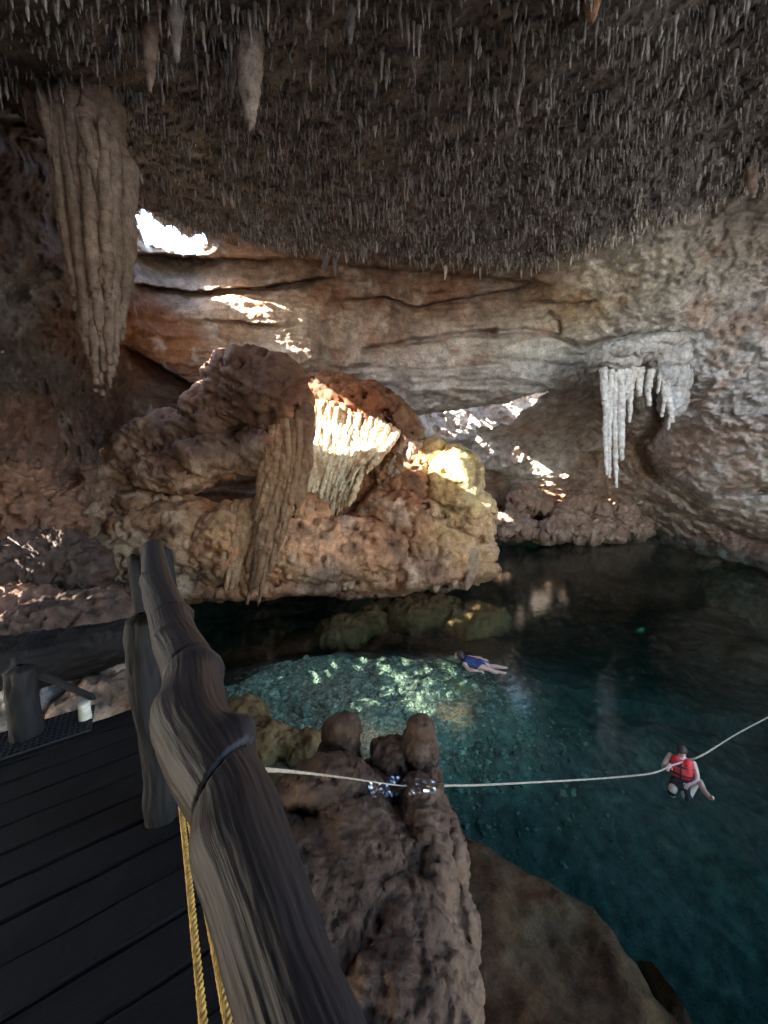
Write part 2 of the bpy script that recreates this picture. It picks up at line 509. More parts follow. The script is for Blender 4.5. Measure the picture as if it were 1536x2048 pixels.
# colours of the rock, with shade painted into the crevice under the ceiling lip
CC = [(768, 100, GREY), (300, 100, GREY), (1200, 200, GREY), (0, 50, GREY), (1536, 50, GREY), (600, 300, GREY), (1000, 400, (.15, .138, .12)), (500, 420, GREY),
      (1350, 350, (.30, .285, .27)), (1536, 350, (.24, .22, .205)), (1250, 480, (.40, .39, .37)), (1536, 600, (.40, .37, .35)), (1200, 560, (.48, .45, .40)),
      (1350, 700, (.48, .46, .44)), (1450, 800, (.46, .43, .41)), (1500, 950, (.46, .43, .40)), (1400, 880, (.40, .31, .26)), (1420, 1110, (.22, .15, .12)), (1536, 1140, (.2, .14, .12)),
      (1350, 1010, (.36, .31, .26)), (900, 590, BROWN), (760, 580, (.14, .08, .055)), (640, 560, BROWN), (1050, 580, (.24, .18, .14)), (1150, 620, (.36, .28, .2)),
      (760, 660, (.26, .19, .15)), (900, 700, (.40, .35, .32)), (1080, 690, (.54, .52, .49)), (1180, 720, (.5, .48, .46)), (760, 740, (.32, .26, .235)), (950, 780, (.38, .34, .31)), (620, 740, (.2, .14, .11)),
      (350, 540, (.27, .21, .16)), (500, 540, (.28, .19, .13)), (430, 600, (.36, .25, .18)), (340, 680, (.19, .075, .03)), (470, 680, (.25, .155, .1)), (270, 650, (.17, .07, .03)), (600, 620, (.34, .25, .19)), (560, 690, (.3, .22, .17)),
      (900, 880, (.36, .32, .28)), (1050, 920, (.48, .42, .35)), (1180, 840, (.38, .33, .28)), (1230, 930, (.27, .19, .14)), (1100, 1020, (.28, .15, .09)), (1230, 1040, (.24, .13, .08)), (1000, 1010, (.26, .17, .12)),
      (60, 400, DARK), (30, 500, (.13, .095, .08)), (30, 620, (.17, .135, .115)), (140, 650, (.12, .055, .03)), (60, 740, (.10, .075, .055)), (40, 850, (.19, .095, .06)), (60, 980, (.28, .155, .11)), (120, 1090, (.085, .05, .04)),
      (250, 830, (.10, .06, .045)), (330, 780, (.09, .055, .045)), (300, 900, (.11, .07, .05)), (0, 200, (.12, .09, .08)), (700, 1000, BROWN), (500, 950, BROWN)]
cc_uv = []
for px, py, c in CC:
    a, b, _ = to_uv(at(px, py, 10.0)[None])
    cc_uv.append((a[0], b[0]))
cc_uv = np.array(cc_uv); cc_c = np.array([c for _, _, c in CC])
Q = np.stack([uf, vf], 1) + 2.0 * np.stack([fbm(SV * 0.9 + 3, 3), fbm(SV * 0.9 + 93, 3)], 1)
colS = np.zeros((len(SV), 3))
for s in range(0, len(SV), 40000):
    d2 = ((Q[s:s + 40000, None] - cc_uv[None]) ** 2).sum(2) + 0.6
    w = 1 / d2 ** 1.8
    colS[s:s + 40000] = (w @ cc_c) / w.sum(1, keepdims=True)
v1 = fbm(SV * 1.1 + 200, 4); v2 = fbm(SV * 0.8 + 300, 4); v3 = fbm(strq * 1.3 + 50, 4)
colS = lerp(colS, colS * 0.35 + np.array(PALE) * 0.75, sstep(0.12, 0.45, v1) * (0.15 * is_ceil + 0.55 * rear + 0.4 * is_left))
colS = lerp(colS, colS * np.array([.75, .48, .34]), sstep(0.1, 0.4, v2) * (0.1 * is_ceil + 0.55 * rear + 0.5 * is_left))
colS = lerp(colS, colS * 0.5, sstep(0.15, 0.5, v3) * 0.6 * rear * (1 - rightw))
gv = (0.75 + 0.6 * sstep(-.3, .4, fbm(SV * 1.6 + 500, 3)))[:, None] * np.array(GREY)
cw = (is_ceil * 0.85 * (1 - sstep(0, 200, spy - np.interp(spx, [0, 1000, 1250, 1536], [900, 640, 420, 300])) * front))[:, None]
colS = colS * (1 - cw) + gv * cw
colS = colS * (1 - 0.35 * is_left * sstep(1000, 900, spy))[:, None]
# pale mineral spots on the right wall
spot = sstep(0.1, 0.4, fbm(SV * 2.4 + 400, 3)) * sstep(1150, 1350, spx) * front
colS = lerp(colS, colS * 0.4 + np.array((.5, .48, .45)) * 0.6, spot * 0.55)

# openings: the skylight seen at upper left, and unseen gaps cut to aim the sun
def in_poly(px, py, poly):
    ins = np.zeros(len(px), bool)
    for (x1, y1), (x2, y2) in zip(poly, poly[1:] + poly[:1]):
        c = ((y1 > py) != (y2 > py)) & (px < (x2 - x1) * (py - y1) / ((y2 - y1) + 1e-9) + x1)
        ins ^= c
    return ins
spx, spy, sdep = project(SV)
jit = 7 * fbm(np.stack([spx / 9, spy / 26, spx * 0], 1), 3)
behind_col = (spx > np.interp(spy, [300, 500, 650, 720], [130, 146, 172, 184])) & (spx < 243) & (spy > 300) & (spy < 715) & front
behind_col &= 0.5 + 0.9 * fbm(SV * 5 + 77, 2) < np.clip((spx - np.interp(spy, [300, 500, 650, 720], [130, 146, 172, 184])) / 34, 0, 1) + np.clip((640 - spy) / 200, 0, .6)
hole = in_poly(spx + jit, spy + jit * 1.2, [(276, 436), (286, 420), (298, 424), (306, 440), (330, 456), (346, 452), (362, 470), (385, 480), (405, 466), (412, 478), (398, 506), (368, 508), (330, 494), (290, 488), (284, 466), (276, 452)]) & front
HOLES = [(at(680, 915, 14.8), 2.0), (at(470, 595, 17.6), 0.9), (at(915, 960, 13.9), 1.2)]
SHADE = [(at(505, 745, 12.0), 0.7), (at(560, 790, 11.9), 0.7), (at(560, 880, 11.7), 0.6), (at(550, 960, 11.6), 0.5), (at(740, 800, 15.6), 0.7)]
sun_cut = np.zeros(len(SV), bool)
for c, r in HOLES:
    rel = c - SV
    s = rel @ SUN_T
    dist = np.linalg.norm(rel - s[:, None] * SUN_T, axis=1)
    sun_cut |= (s > 3.0) & (dist + 0.35 * r * fbm(SV * 1.5 + 8, 3) < r)
gap = (spy > 838) & (spy < 872) & (spx > 800) & (spx < 990) & front & False
for c, r in SHADE:
    rel = c - SV
    s = rel @ SUN_T
    sun_cut &= ~((s > 3.0) & (np.linalg.norm(rel - s[:, None] * SUN_T, axis=1) < r))
sun_cut &= behind_col
inframe = front & (spx > -60) & (spx < 1600) & (spy > -60)
right_sky = (~inframe) & (SV[:, 0] > 7.5) & (SV[:, 0] < 16) & (SV[:, 1] > -4) & (SV[:, 1] < 6.5) & (SV[:, 2] > 7.0) & (fbm(SV * 0.5 + 3, 2) > -0.25)  # unseen skylight added out of frame to light the right wall and water
mouth = (SV[:, 1] < -6) & (SV[:, 0] > 1.0) & (SV[:, 2] < 6.6) & (uf > 120)
cut = hole | sun_cut | right_sky | mouth
idx = np.arange(nu * nv).reshape(nu, nv)
SF = np.stack([idx[:-1, :-1], idx[:-1, 1:], idx[1:, 1:], idx[1:, :-1]], 2).reshape(-1, 4)
keep = ~cut[SF].any(1)
rel = onz(655, 1375, -.7) - SV
s_ = rel @ SUN_T
gr_dist = np.linalg.norm((rel - s_[:, None] * SUN_T), axis=1)
dapple_faces = ((s_ > 4) & (gr_dist < 2.4) & ~inframe)[SF].all(1)
print('dapple_faces', dapple_faces.sum())
keep &= ~(dapple_faces & (rng.random(len(SF)) < 0.08))  # small unseen holes added so the sun dapples the gravel
rel = at(610, 1050, 12.6) - SV
s_ = rel @ SUN_T
fl = (np.linalg.norm((rel - s_[:, None] * SUN_T), axis=1) < 1.9) & (s_ > 4) & ~(front & (spx > -4) & (spx < 1600))
fl = fl[SF].all(1)
print('porous floor', fl.sum())
keep &= ~(fl & (rng.random(len(SF)) < 0.14))  # more unseen holes, added to let sun onto the outcrop floor
fx, fy = spx[SF].mean(1), spy[SF].mean(1)
LIPX, LIPY = [560, 700, 810, 1010, 1080, 1210, 1400], [770, 800, 834, 805, 785, 768, 768]
fo = fy - np.interp(fx, LIPX, LIPY) + wob[SF].mean(1)
fj = fbm(SV[SF[:, 0]] * 0.9 + 3, 4)
keep &= ~((fo > 1) & (fo < (46 + 26 * fj) * sstep(812, 860, fx) * (1 - sstep(1000, 1110, fx))) & front[SF].all(1))
# split into ceiling and walls so that each is a piece of the setting
fc = is_ceil[SF].mean(1) > 0.5
def sub(mask):
    f = SF[mask]
    u, inv = np.unique(f, return_inverse=True)
    global flat_mask
    flat_mask = ((Rn[f].max(1) - Rn[f].min(1)) < 0.3)
    return SV[u], inv.reshape(-1, 4), colS[u]
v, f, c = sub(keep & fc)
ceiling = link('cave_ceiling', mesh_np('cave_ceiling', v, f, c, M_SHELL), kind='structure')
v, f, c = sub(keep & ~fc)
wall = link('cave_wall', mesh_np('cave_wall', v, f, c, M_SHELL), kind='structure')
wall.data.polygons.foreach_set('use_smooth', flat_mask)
xp = np.arange(780, 1250, 2.4); oo = np.arange(-70, 130, 2.4)
XP, OP = np.meshgrid(xp, oo, indexing='ij')
YP = OP + np.interp(XP, LIPX, LIPY)
dd = np.stack([ray(a, b_) for a, b_ in zip(XP.ravel(), YP.ravel())])
yy = 24.4 + 0.5 * sstep(60, -40, OP.ravel()) - 1.6 * sstep(1130, 1250, XP.ravel()) - 2.0 * sstep(880, 780, XP.ravel())
PV = P0 + dd * (yy / dd[:, 1])[:, None]
PV = PV - dd * (0.9 * fbm(PV * 0.45 + 9, 3) + 0.5 * fbm(PV * 1.2, 4, ridged=True) + .16 * fbm(PV * 4, 3, ridged=True))[:, None] * 0.8
pi_ = np.arange(XP.size).reshape(XP.shape)
PF = np.stack([pi_[:-1, :-1], pi_[:-1, 1:], pi_[1:, 1:], pi_[1:, :-1]], 2).reshape(-1, 4)
# unseen perforated sheet added above the recess to dapple the sun on it
rx_, ry_ = np.meshgrid(np.arange(-9, 16, .16), np.arange(18.6, 27.5, .16), indexing='ij')
RP = np.stack([rx_.ravel(), ry_.ravel(), 10.0 + 0 * rx_.ravel()], 1)
RP[:, 2] += 0.25 * fbm(RP * .7, 3)
ri = np.arange(rx_.size).reshape(rx_.shape)
RF = np.stack([ri[:-1, :-1], ri[1:, :-1], ri[1:, 1:], ri[:-1, 1:]], 2).reshape(-1, 4)
rfn = fbm(RP[RF].mean(1) * np.array([.8, .8, 0]) + 21, 4)
RF = RF[rfn < np.quantile(rfn, 0.77)]
link('sun_dapple_sheet', mesh_np('sun_dapple_sheet', RP, RF, palette(RP, (.3, .25, .2), (.2, .14, .1), (.4, .36, .3), 33, 0.8), M_SHELL), kind='structure')
link('recess_wall', mesh_np('recess_wall', PV, PF, palette(PV, (.36, .31, .27), (.22, .14, .1), (.5, .47, .43), 31, 0.8), M_SHELL), kind='structure')
for c_, r in HOLES:
    rel = c_ - SV; q_ = rel @ SUN_T
    mm = (q_ > 3) & (np.linalg.norm(rel - q_[:, None] * SUN_T, axis=1) < r)
    print('hole', mm.sum(), (mm & cut).sum(), np.round([spx[mm].min(), spx[mm].max(), spy[mm].min(), spy[mm].max()]))
print('sun cut', sun_cut.sum(), [tuple(np.round([spx[sun_cut].min(), spx[sun_cut].max(), spy[sun_cut].min(), spy[sun_cut].max()], 0))] if sun_cut.any() else '')

# unseen limestone ground outside the mouth, added to bounce sunlight onto the ceiling
M_OUT = plain_mat('outside_limestone', (.42, .39, .34), 0.9, 0.3, 0.5, 0.3, 0.2, None, 0.2)
gx = np.linspace(-120, 120, 60); gy = np.linspace(-9, -160, 40)
GX, GY = np.meshgrid(gx, gy, indexing='ij')
GP = np.stack([GX.ravel(), GY.ravel(), np.full(GX.size, 2.6)], 1)
GP[:, 2] += 0.5 * fbm(GP * 0.1, 3) - 1.6 * sstep(-14, -9, GP[:, 1])
gi = np.arange(GX.size).reshape(GX.shape)
link('ground', mesh_np('ground', GP, np.stack([gi[:-1, :-1], gi[:-1, 1:], gi[1:, 1:], gi[1:, :-1]], 2).reshape(-1, 4), None, M_OUT), kind='structure')

# ------------------------------------------------------------------ lake bed and water
xs = np.arange(-14, 30, 0.085); ys = np.arange(0.2, 32, 0.085)
BXg, BYg = np.meshgrid(xs, ys, indexing='ij')
bx, by = BXg.ravel(), BYg.ravel()
def gauss(cx, cy, rx, ry):
    return np.exp(-(((bx - cx) / rx) ** 2 + ((by - cy) / ry) ** 2))
gc = onz(655, 1375, -.7)
bz = -4.0 + 0.0 * bx
gd = np.hypot((bx - gc[0] - .2 * np.maximum(bx - gc[0], 0)) / 2.9, (by - gc[1]) / 2.0)
gd = gd + 0.22 * fbm(np.stack([bx, by, bx * 0], 1) * 0.9 + 7, 4)
bz = np.maximum(bz, -0.70 - 1.15 * np.maximum(gd - 0.8, 0) * np.where(by > gc[1] + 1, .8, 1.0))        # gravel shallows
bz = np.maximum(bz, -0.35 - 1.2 * np.maximum(np.hypot((bx + 2.0) / 1.8, (by - 5.6) / 1.3) - 0.7, 0) * 2.0)
epts = sorted([tuple(onz(x, y, -.35)[:2]) for x, y in [(880, 1590), (930, 1640), (1050, 1725), (1200, 1790), (1290, 1845), (1350, 1935), (1400, 2060)]])
edge = np.interp(bx, [p[0] for p in epts] + [epts[-1][0] + .5], [p[1] for p in epts] + [0.5])
mound = edge - by + 0.25 * fbm(np.stack([bx, by, bx * 0], 1) * 1.1 + 3, 3)
bz = np.maximum(bz, np.where(mound > 0, -0.62 + 0.12 * mound, -0.62 + 0.5 * mound - 1.6 * mound ** 2))
bz = np.maximum(bz, -3.6 + 3.2 * sstep(24, 30, by + 0.25 * bx) )
P3 = np.stack([bx, by, bz], 1)
bz = bz + 0.22 * fbm(P3 * 0.9, 3) + 0.07 * fbm(P3 * 3.0, 3, ridged=True) + sstep(-.3, .3, mound) * (0.16 * fbm(P3 * 1.4 + 4, 4) + .05 * fbm(P3 * 4 + 4, 3, ridged=True))
bz = np.where(mound > -0.4, np.minimum(bz, -0.12), bz)
P3 = np.stack([bx, by, bz], 1)
gravel = np.where(by > gc[1] + .6, sstep(1.05, 0.55, gd), sstep(1.9, 0.7, gd)) * (0.75 + 0.25 * fbm(np.stack([bx, by, bx * 0], 1) * 1.3, 3))
cb = palette(P3, (.058, .062, .055), (.03, .033, .03), (.115, .12, .10), 5, 1.2)
cb = lerp(cb, np.array((.30, .34, .25)), gravel * 0.85)
cb = lerp(cb, np.array((.125, .046, .015)), sstep(-0.7, 0.1, mound) * (0.75 + 0.25 * fbm(P3 * 2, 3)))
cb = lerp(cb, np.array((.17, .11, .05)), sstep(1.2, 0.6, np.hypot((bx + 2.2) / 1.8, (by - 5.6) / 1.3)) * 0.8)
ib = np.arange(len(xs) * len(ys)).reshape(len(xs), len(ys))
BF = np.stack([ib[:-1, :-1], ib[1:, :-1], ib[1:, 1:], ib[:-1, 1:]], 2).reshape(-1, 4)
bed = link('lake_bed', mesh_np('lake_bed', P3, BF, cb, M_BED), kind='structure')

def bed_z(x, y):
    i = int(round((x - xs[0]) / 0.085)); j = int(round((y - ys[0]) / 0.085))
    i = min(max(i, 0), len(xs) - 1); j = min(max(j, 0), len(ys) - 1)
    return bz[ib[i, j]]

mw = bpy.data.materials.new('water'); mw.use_nodes = True
t = mw.node_tree; t.nodes.clear()
N = t.nodes.new; L = t.links.new
out = N('ShaderNodeOutputMaterial'); mix = N('ShaderNodeMixShader'); tr = N('ShaderNodeBsdfTransparent'); gl = N('ShaderNodeBsdfGlossy'); fr = N('ShaderNodeFresnel')
fr.inputs['IOR'].default_value = 1.33
gl.inputs['Roughness'].default_value = 0.03
geo = N('ShaderNodeNewGeometry'); w1 = N('ShaderNodeTexNoise'); w1.inputs['Scale'].default_value = 3.2; w1.inputs['Detail'].default_value = 5; w1.inputs['Roughness'].default_value = 0.55
mpw = N('ShaderNodeMapping'); mpw.inputs['Scale'].default_value = (0.9, 1.6, 1)
L(geo.outputs['Position'], mpw.inputs[0]); L(mpw.outputs[0], w1.inputs['Vector'])
bw = N('ShaderNodeBump'); bw.inputs['Strength'].default_value = 0.35; bw.inputs['Distance'].default_value = 0.016
hsum = w1.outputs['Fac']
for (cx, cy) in (tuple(onz(1371, 1514, 0)[:2]), tuple(onz(950, 1322, 0)[:2])):
    ds = N('ShaderNodeVectorMath'); ds.operation = 'DISTANCE'; ds.inputs[1].default_value = (float(cx), float(cy), 0.0)
    L(geo.outputs['Position'], ds.inputs[0])
    m1 = N('ShaderNodeMath'); m1.operation = 'MULTIPLY'; m1.inputs[1].default_value = 26.0; L(ds.outputs['Value'], m1.inputs[0])
    m2 = N('ShaderNodeMath'); m2.operation = 'SINE'; L(m1.outputs[0], m2.inputs[0])
    m3 = N('ShaderNodeMath'); m3.operation = 'MULTIPLY'; m3.inputs[1].default_value = -1.3; L(ds.outputs['Value'], m3.inputs[0])
    m4 = N('ShaderNodeMath'); m4.operation = 'EXPONENT'; L(m3.outputs[0], m4.inputs[0])
    m5 = N('ShaderNodeMath'); m5.operation = 'MULTIPLY'; L(m2.outputs[0], m5.inputs[0]); L(m4.outputs[0], m5.inputs[1])
    m6 = N('ShaderNodeMath'); m6.operation = 'MULTIPLY_ADD'; m6.inputs[1].default_value = 0.8; L(m5.outputs[0], m6.inputs[0]); L(hsum, m6.inputs[2])
    hsum = m6.outputs[0]
L(hsum, bw.inputs['Height']); L(bw.outputs[0], gl.inputs['Normal']); L(bw.outputs[0], fr.inputs['Normal'])
ff = N('ShaderNodeMath'); ff.operation = 'MULTIPLY'; nb = N('ShaderNodeMath'); nb.operation = 'SUBTRACT'; nb.inputs[0].default_value = 1.0
L(geo.outputs['Backfacing'], nb.inputs[1]); L(fr.outputs[0], ff.inputs[0]); L(nb.outputs[0], ff.inputs[1])
L(ff.outputs[0], mix.inputs[0]); L(tr.outputs[0], mix.inputs[1]); L(gl.outputs[0], mix.inputs[2]); L(mix.outputs[0], out.inputs['Surface'])
va = N('ShaderNodeVolumeAbsorption'); va.inputs['Color'].default_value = (0.36, 0.70, 0.66, 1); va.inputs['Density'].default_value = 0.40
L(va.outputs[0], out.inputs['Volume'])
wx0, wx1, wy0, wy1, wzb = -15, 31, 0.0, 33, -7
water = link('water', mesh_np('water', np.array([(wx0, wy0, 0), (wx1, wy0, 0), (wx1, wy1, 0), (wx0, wy1, 0), (wx0, wy0, wzb), (wx1, wy0, wzb), (wx1, wy1, wzb), (wx0, wy1, wzb)], float),
             np.array([(0, 1, 2, 3), (7, 6, 5, 4), (0, 4, 5, 1), (1, 5, 6, 2), (2, 6, 7, 3), (3, 7, 4, 0)]), None, mw, False), kind='structure')

# ------------------------------------------------------------------ ceiling stalactites
def drip_mesh(seed, m=7, k=7):
    r_ = np.random.default_rng(seed)
    V = []
    for i in range(k):
        t = i / (k - 1)
        rad = (1 - t) ** 0.75 * (1 + 0.28 * r_.normal() * (0 < i)) * (1.25 if i == 0 else 1.0) + 0.04
        ox, oy = r_.normal(size=2) * 0.18 * t
        for j in range(m):
            a = 2 * math.pi * j / m
            q = rad * (1 + 0.15 * r_.normal())
            V.append((ox + q * math.cos(a), oy + q * math.sin(a), -t))
    V = np.array(V)
    Fl = []
    for i in range(k - 1):
        for j in range(m):
            b = (j + 1) % m
            Fl.append((i * m + j, (i + 1) * m + j, (i + 1) * m + b, i * m + b))
    return V, np.array(Fl, np.int32)

cand = np.where((is_ceil > 0.35) & (sdep > 1) & (spx > -120) & (spx < 1660) & (spy > -160) & (spy < 620) & ~cut)[0]
area = Rn[cand] ** 2 * np.cos(vr[cand])
rightness = sstep(0, 260, spy[cand] - np.interp(spx[cand], [0, 900, 1200, 1536], [900, 620, 380, 240]))
dens = area * (0.12 + 0.88 * sstep(-0.35, 0.2, fbm(SV[cand] * 0.9 + 44, 4))) * (1 - 0.75 * rightness)
dens /= dens.sum()
NS = 21000
pick = rng.choice(cand, NS, p=dens, replace=True)
sz = np.exp(rng.normal(0, 0.45, NS))
ln = 0.076 * sz ** 1.55 * (0.5 + 0.9 * rng.random(NS)); rd = 0.020 * sz ** 0.6 * (0.7 + 0.7 * rng.random(NS))
clump = fbm(SV[pick] * 0.9 + 12, 3)
ln *= (1 + 0.9 * np.clip(clump, -0.4, 0.6))
ln = np.minimum(ln, 0.40 + 0.05 * rng.random(NS))
pos = SV[pick] + rng.normal(size=(NS, 3)) * 0.03
pos[:, 2] += 0.06
scol = (colS[pick] * 0.5 + colS[pick].mean(1, keepdims=True) * 0.5) * (0.8 + 1.5 * rng.random((NS, 1))) + 0.02  # spikes paled against the ceiling to paint in their highlights
app = ln / np.linalg.norm(pos - P0, axis=1) * (np.abs(spx[pick] - 768) < 770) * (spy[pick] > -10)
order = np.argsort(-app)
variants = [drip_mesh(s) for s in range(8)]
vm_ = []
for i, (V, Fq) in enumerate(variants):
    vm_.append(mesh_np('stalactite', V, Fq, np.tile(np.array(GREY) * (0.9 + 0.24 * i), (len(V), 1)), M_STAL))
for i in order[:280]:
    o = link('stalactite', vm_[rng.integers(8)], ceiling)
    o.location = pos[i]; o.scale = (rd[i], rd[i], ln[i] + 0.06)
    o.rotation_euler = (rng.normal() * 0.05, rng.normal() * 0.05, rng.random() * 6.28)
lv, lf, lc, off = [], [], [], 0
small = [drip_mesh(100 + s, 5, 5) for s in range(8)]
for i in order[280:]:
    V, Fq = small[i % 8]
    V = V * np.array([rd[i], rd[i], ln[i] + 0.06]) + pos[i] + V[:, 2:3] * np.array([[rng.normal() * 0.02, rng.normal() * 0.02, 0]])
    lv.append(V); lf.append(Fq + off); lc.append(np.tile(scol[i], (len(V), 1))); off += len(V)
o = link('drip_stalactites', mesh_np('drip_stalactites', np.vstack(lv), np.vstack(lf), np.vstack(lc), M_STAL), ceiling, kind='stuff')

# a few long, thick ceiling stalactites that stand out
def spike(path, rad, name, parent, mat, base, seed, voxel=0.03, strands=5, spread=0.5):
    b = Blob()
    path = spline(path, 16)
    r_ = np.random.default_rng(seed)
    tt = np.linspace(0, 1, 16)
    b.tube(path, rad * (1 - tt) ** 0.7 + rad * 0.06, 10)
    for k in range(strands):
        a = r_.random() * 6.28
        o_ = np.array([math.cos(a), math.sin(a), 0]) * rad * spread
        e = int(6 + r_.random() * 9)
        b.tube(path[:e] + o_ * (1 - tt[:e, None] * 0.7), rad * 0.42 * (1 - np.linspace(0, 1, e)) ** 0.6 + rad * 0.04, 8)
    V, Fq = b.build(voxel, 1)
    V = rockify(V, Fq, rad * 0.25, rad * 0.18, rad * 0.08, s=0.5 / rad, seed=seed)
    col = palette(V, base, np.array(base) * 0.6, np.array(base) * 1.6, seed, 1.5)
    return child(name, V, Fq, parent, mat, col)
for (x1, y1, Y1, x2, y2, w, c) in [(300, 30, 5.9, 300, 185, 34, (.15, .11, .1)), (498, 55, 6.6, 500, 262, 52, (.2, .165, .155)), (1182, -20, 6.2, 1182, 44, 40, (.2, .11, .07)), (460, 90, 7.0, 462, 200, 24, GREY), (1492, 285, 11.4, 1508, 395, 26, (.25, .2, .18)),
                               (655, 505, 16.1, 648, 548, 18, GREY), (668, 515, 16.2, 672, 556, 12, GREY), (892, 535, 16.4, 890, 560, 10, PALE), (350, 20, 5.6, 352, 130, 30, GREY), (700, 20, 6.2, 700, 90, 24, GREY), (1115, 290, 10.6, 1117, 312, 16, PALE), (750, 250, 9.2, 750, 278, 14, PALE)]:
    a = at(x1, y1, Y1); b_ = at(x2, y2, Y1)
    a = a + np.array([0, 0, 0.35])
    d = np.linalg.norm(b_ - P0)
    spike([a, a * 0.6 + b_ * 0.4 + np.array([.02, 0, 0]), b_], w / 2 / F * Y1 * 1.1, 'stalactite', ceiling, M_STAL, c, int(x1), 0.02 if Y1 < 8 else 0.04)

# ------------------------------------------------------------------ the great hanging column at the left
def bundle(b, tops, ends, radii, n, rs, bow=(0, 0, 0), jit=0.04, endjit=0.12, taper=0.65, mids=None):
    """n tapering strands from the polyline of tops to the polyline of ends"""
    tops = spline(tops, n); ends = spline(ends, n)
    mids = spline(mids, n) if mids is not None else None
    rad = np.interp(np.linspace(0, 1, n), np.linspace(0, 1, len(radii)), radii)
    for i in range(n):
        a = tops[i] + rs.normal(size=3) * jit
        e = ends[i] + (ends[i] - tops[i]) * rs.normal() * endjit + rs.normal(size=3) * jit
        m = (a + e) / 2 + np.array(bow) * rs.random()
        if mids is not None:
            m = mids[i]
        pth = spline([a, m + rs.normal(size=3) * jit * 0.5, e], 12)
        tt = np.linspace(0, 1, 12)
        b.tube(pth, rad[i] * (0.45 + 1.05 * rs.random()) * ((1 - tt) ** taper * 0.9 + 0.1), 8)

col_root = thing('hanging_column', 'huge fluted tan stalactite column hanging beside the left cave wall', 'stalactite', at(150, 250, 7.2))
rs = np.random.default_rng(3)
b = Blob()
Yc = 7.0
def cpx(L_, Y, dy=0.0):
    return [at(x, y, Y) + np.array([0, dy, 0]) for x, y in L_]
bundle(b, cpx([(95, 190), (130, 200), (175, 230), (212, 290)], Yc), cpx([(168, 580), (188, 670), (205, 745), (222, 700)], Yc), [.065, .08, .08, .065], 44, rs, jit=0.06, endjit=0.05)
bundle(b, cpx([(100, 200), (140, 215), (185, 240), (210, 290)], Yc, -0.22), cpx([(152, 470), (178, 620), (198, 680), (220, 580)], Yc, -0.10), [.05, .055, .055, .05], 44, rs, jit=0.06, endjit=0.16)
bundle(b, cpx([(95, 200), (150, 215), (214, 290)], Yc, 0.35), cpx([(168, 520), (198, 680), (225, 620)], Yc, 0.2), [.13, .16, .12], 14, rs, jit=0.05, endjit=0.1)
for (x, y, Y, rx, ry) in [(105, 170, 7.2, 70, 90), (150, 210, 7.2, 75, 60), (70, 110, 7.0, 80, 80), (185, 250, 7.3, 40, 56)]:
    b.ell(at(x, y, Y), (rx / F * Y, 0.55, ry / F * Y * 0.9))
V, Fq = b.build(0.021, 0)
V = rockify(V, Fq, 0.06, 0.012, 0.012, s=1.6, seed=4)
rib = fbm(V * np.array([7, 7, 0.5]), 4, ridged=True)
V = V + quad_normals(V, Fq) * (0.05 * rib + 0.028 * fbm(V * np.array([19, 19, 1.2]), 2, ridged=True))[:, None]
c = palette(V, (.125, .082, .058), (.065, .04, .027), (.21, .15, .11), 3, 1.0)
c = lerp(c, np.array((.14, .11, .1)), sstep(8.6, 10.5, V[:, 2]) * 0.7)
child('column', V, Fq, col_root, M_STAL, c)

# ------------------------------------------------------------------ the lit rock formation on the far side of the pool
form = thing('rock_formation', 'massive rust and cream limestone outcrop with sunlit flowstone curtains above the pool', 'rock formation', at(600, 1200, 13.6) * np.array([1, 1, 0]))
b = Blob()
def E(px, py, Y, rx, ry, rd, rot=0):
    a = math.radians(rot)
    Rm = [[math.cos(a), 0, math.sin(a)], [0, 1, 0], [-math.sin(a), 0, math.cos(a)]]
    b.ell(at(px, py, Y), (rx / F * Y, rd, ry / F * Y), Rm)
for args in [
    (200, 1075, 13.4, 105, 85, 1.2), (330, 1090, 13.0, 140, 75, 1.0), (470, 1095, 12.9, 120, 70, 0.9), (600, 1100, 13.0, 120, 58, 0.9), (700, 1100, 13.3, 110, 56, 1.0),
    (420, 1165, 13.6, 330, 32, 1.2), (760, 1150, 14.4, 160, 45, 1.2), (900, 1140, 15.2, 90, 40, 1.2), (140, 1150, 13.0, 70, 55, 1.2),
    (330, 1018, 13.5, 110, 26, 0.9, 10), (220, 1000, 13.8, 90, 34, 0.9, 8), (150, 1020, 13.4, 45, 60, 0.8),
    (225, 945, 14.2, 130, 44, 0.9, -14), (310, 900, 13.9, 90, 46, 0.8, -32), (375, 935, 13.3, 110, 40, 0.7, -8), (400, 865, 13.5, 78, 54, 0.7, -42), (440, 828, 12.9, 60, 58, 0.6, -48), (480, 788, 12.4, 54, 64, 0.45, -15),
    (505, 755, 12.2, 46, 42, 0.42), (545, 775, 12.1, 48, 48, 0.42, 20), (573, 835, 12.1, 44, 66, 0.4, 10), (540, 885, 12.0, 50, 46, 0.33), (440, 914, 12.5, 80, 32, 0.4), 
    (560, 1030, 13.6, 90, 24, 0.7), (660, 1075, 14.4, 80, 30, 0.8),
    (700, 810, 16.2, 105, 42, 1.0, 15), (740, 850, 16.2, 70, 56, 1.0), (790, 880, 16.2, 48, 66, 1.0), (700, 940, 16.6, 90, 110, 0.9), (815, 965, 16.0, 70, 80, 1.2, 20),
    (800, 1060, 15.0, 110, 70, 1.3), (880, 1095, 15.0, 100, 56, 1.2), (912, 970, 15.0, 46, 72, 0.9), (938, 1040, 15.0, 43, 66, 0.9), (958, 1110, 15.4, 28, 46, 0.7), (865, 935, 15.7, 34, 50, 0.8)]:
    E(*args)
V, Fq = b.build(0.055, 2)
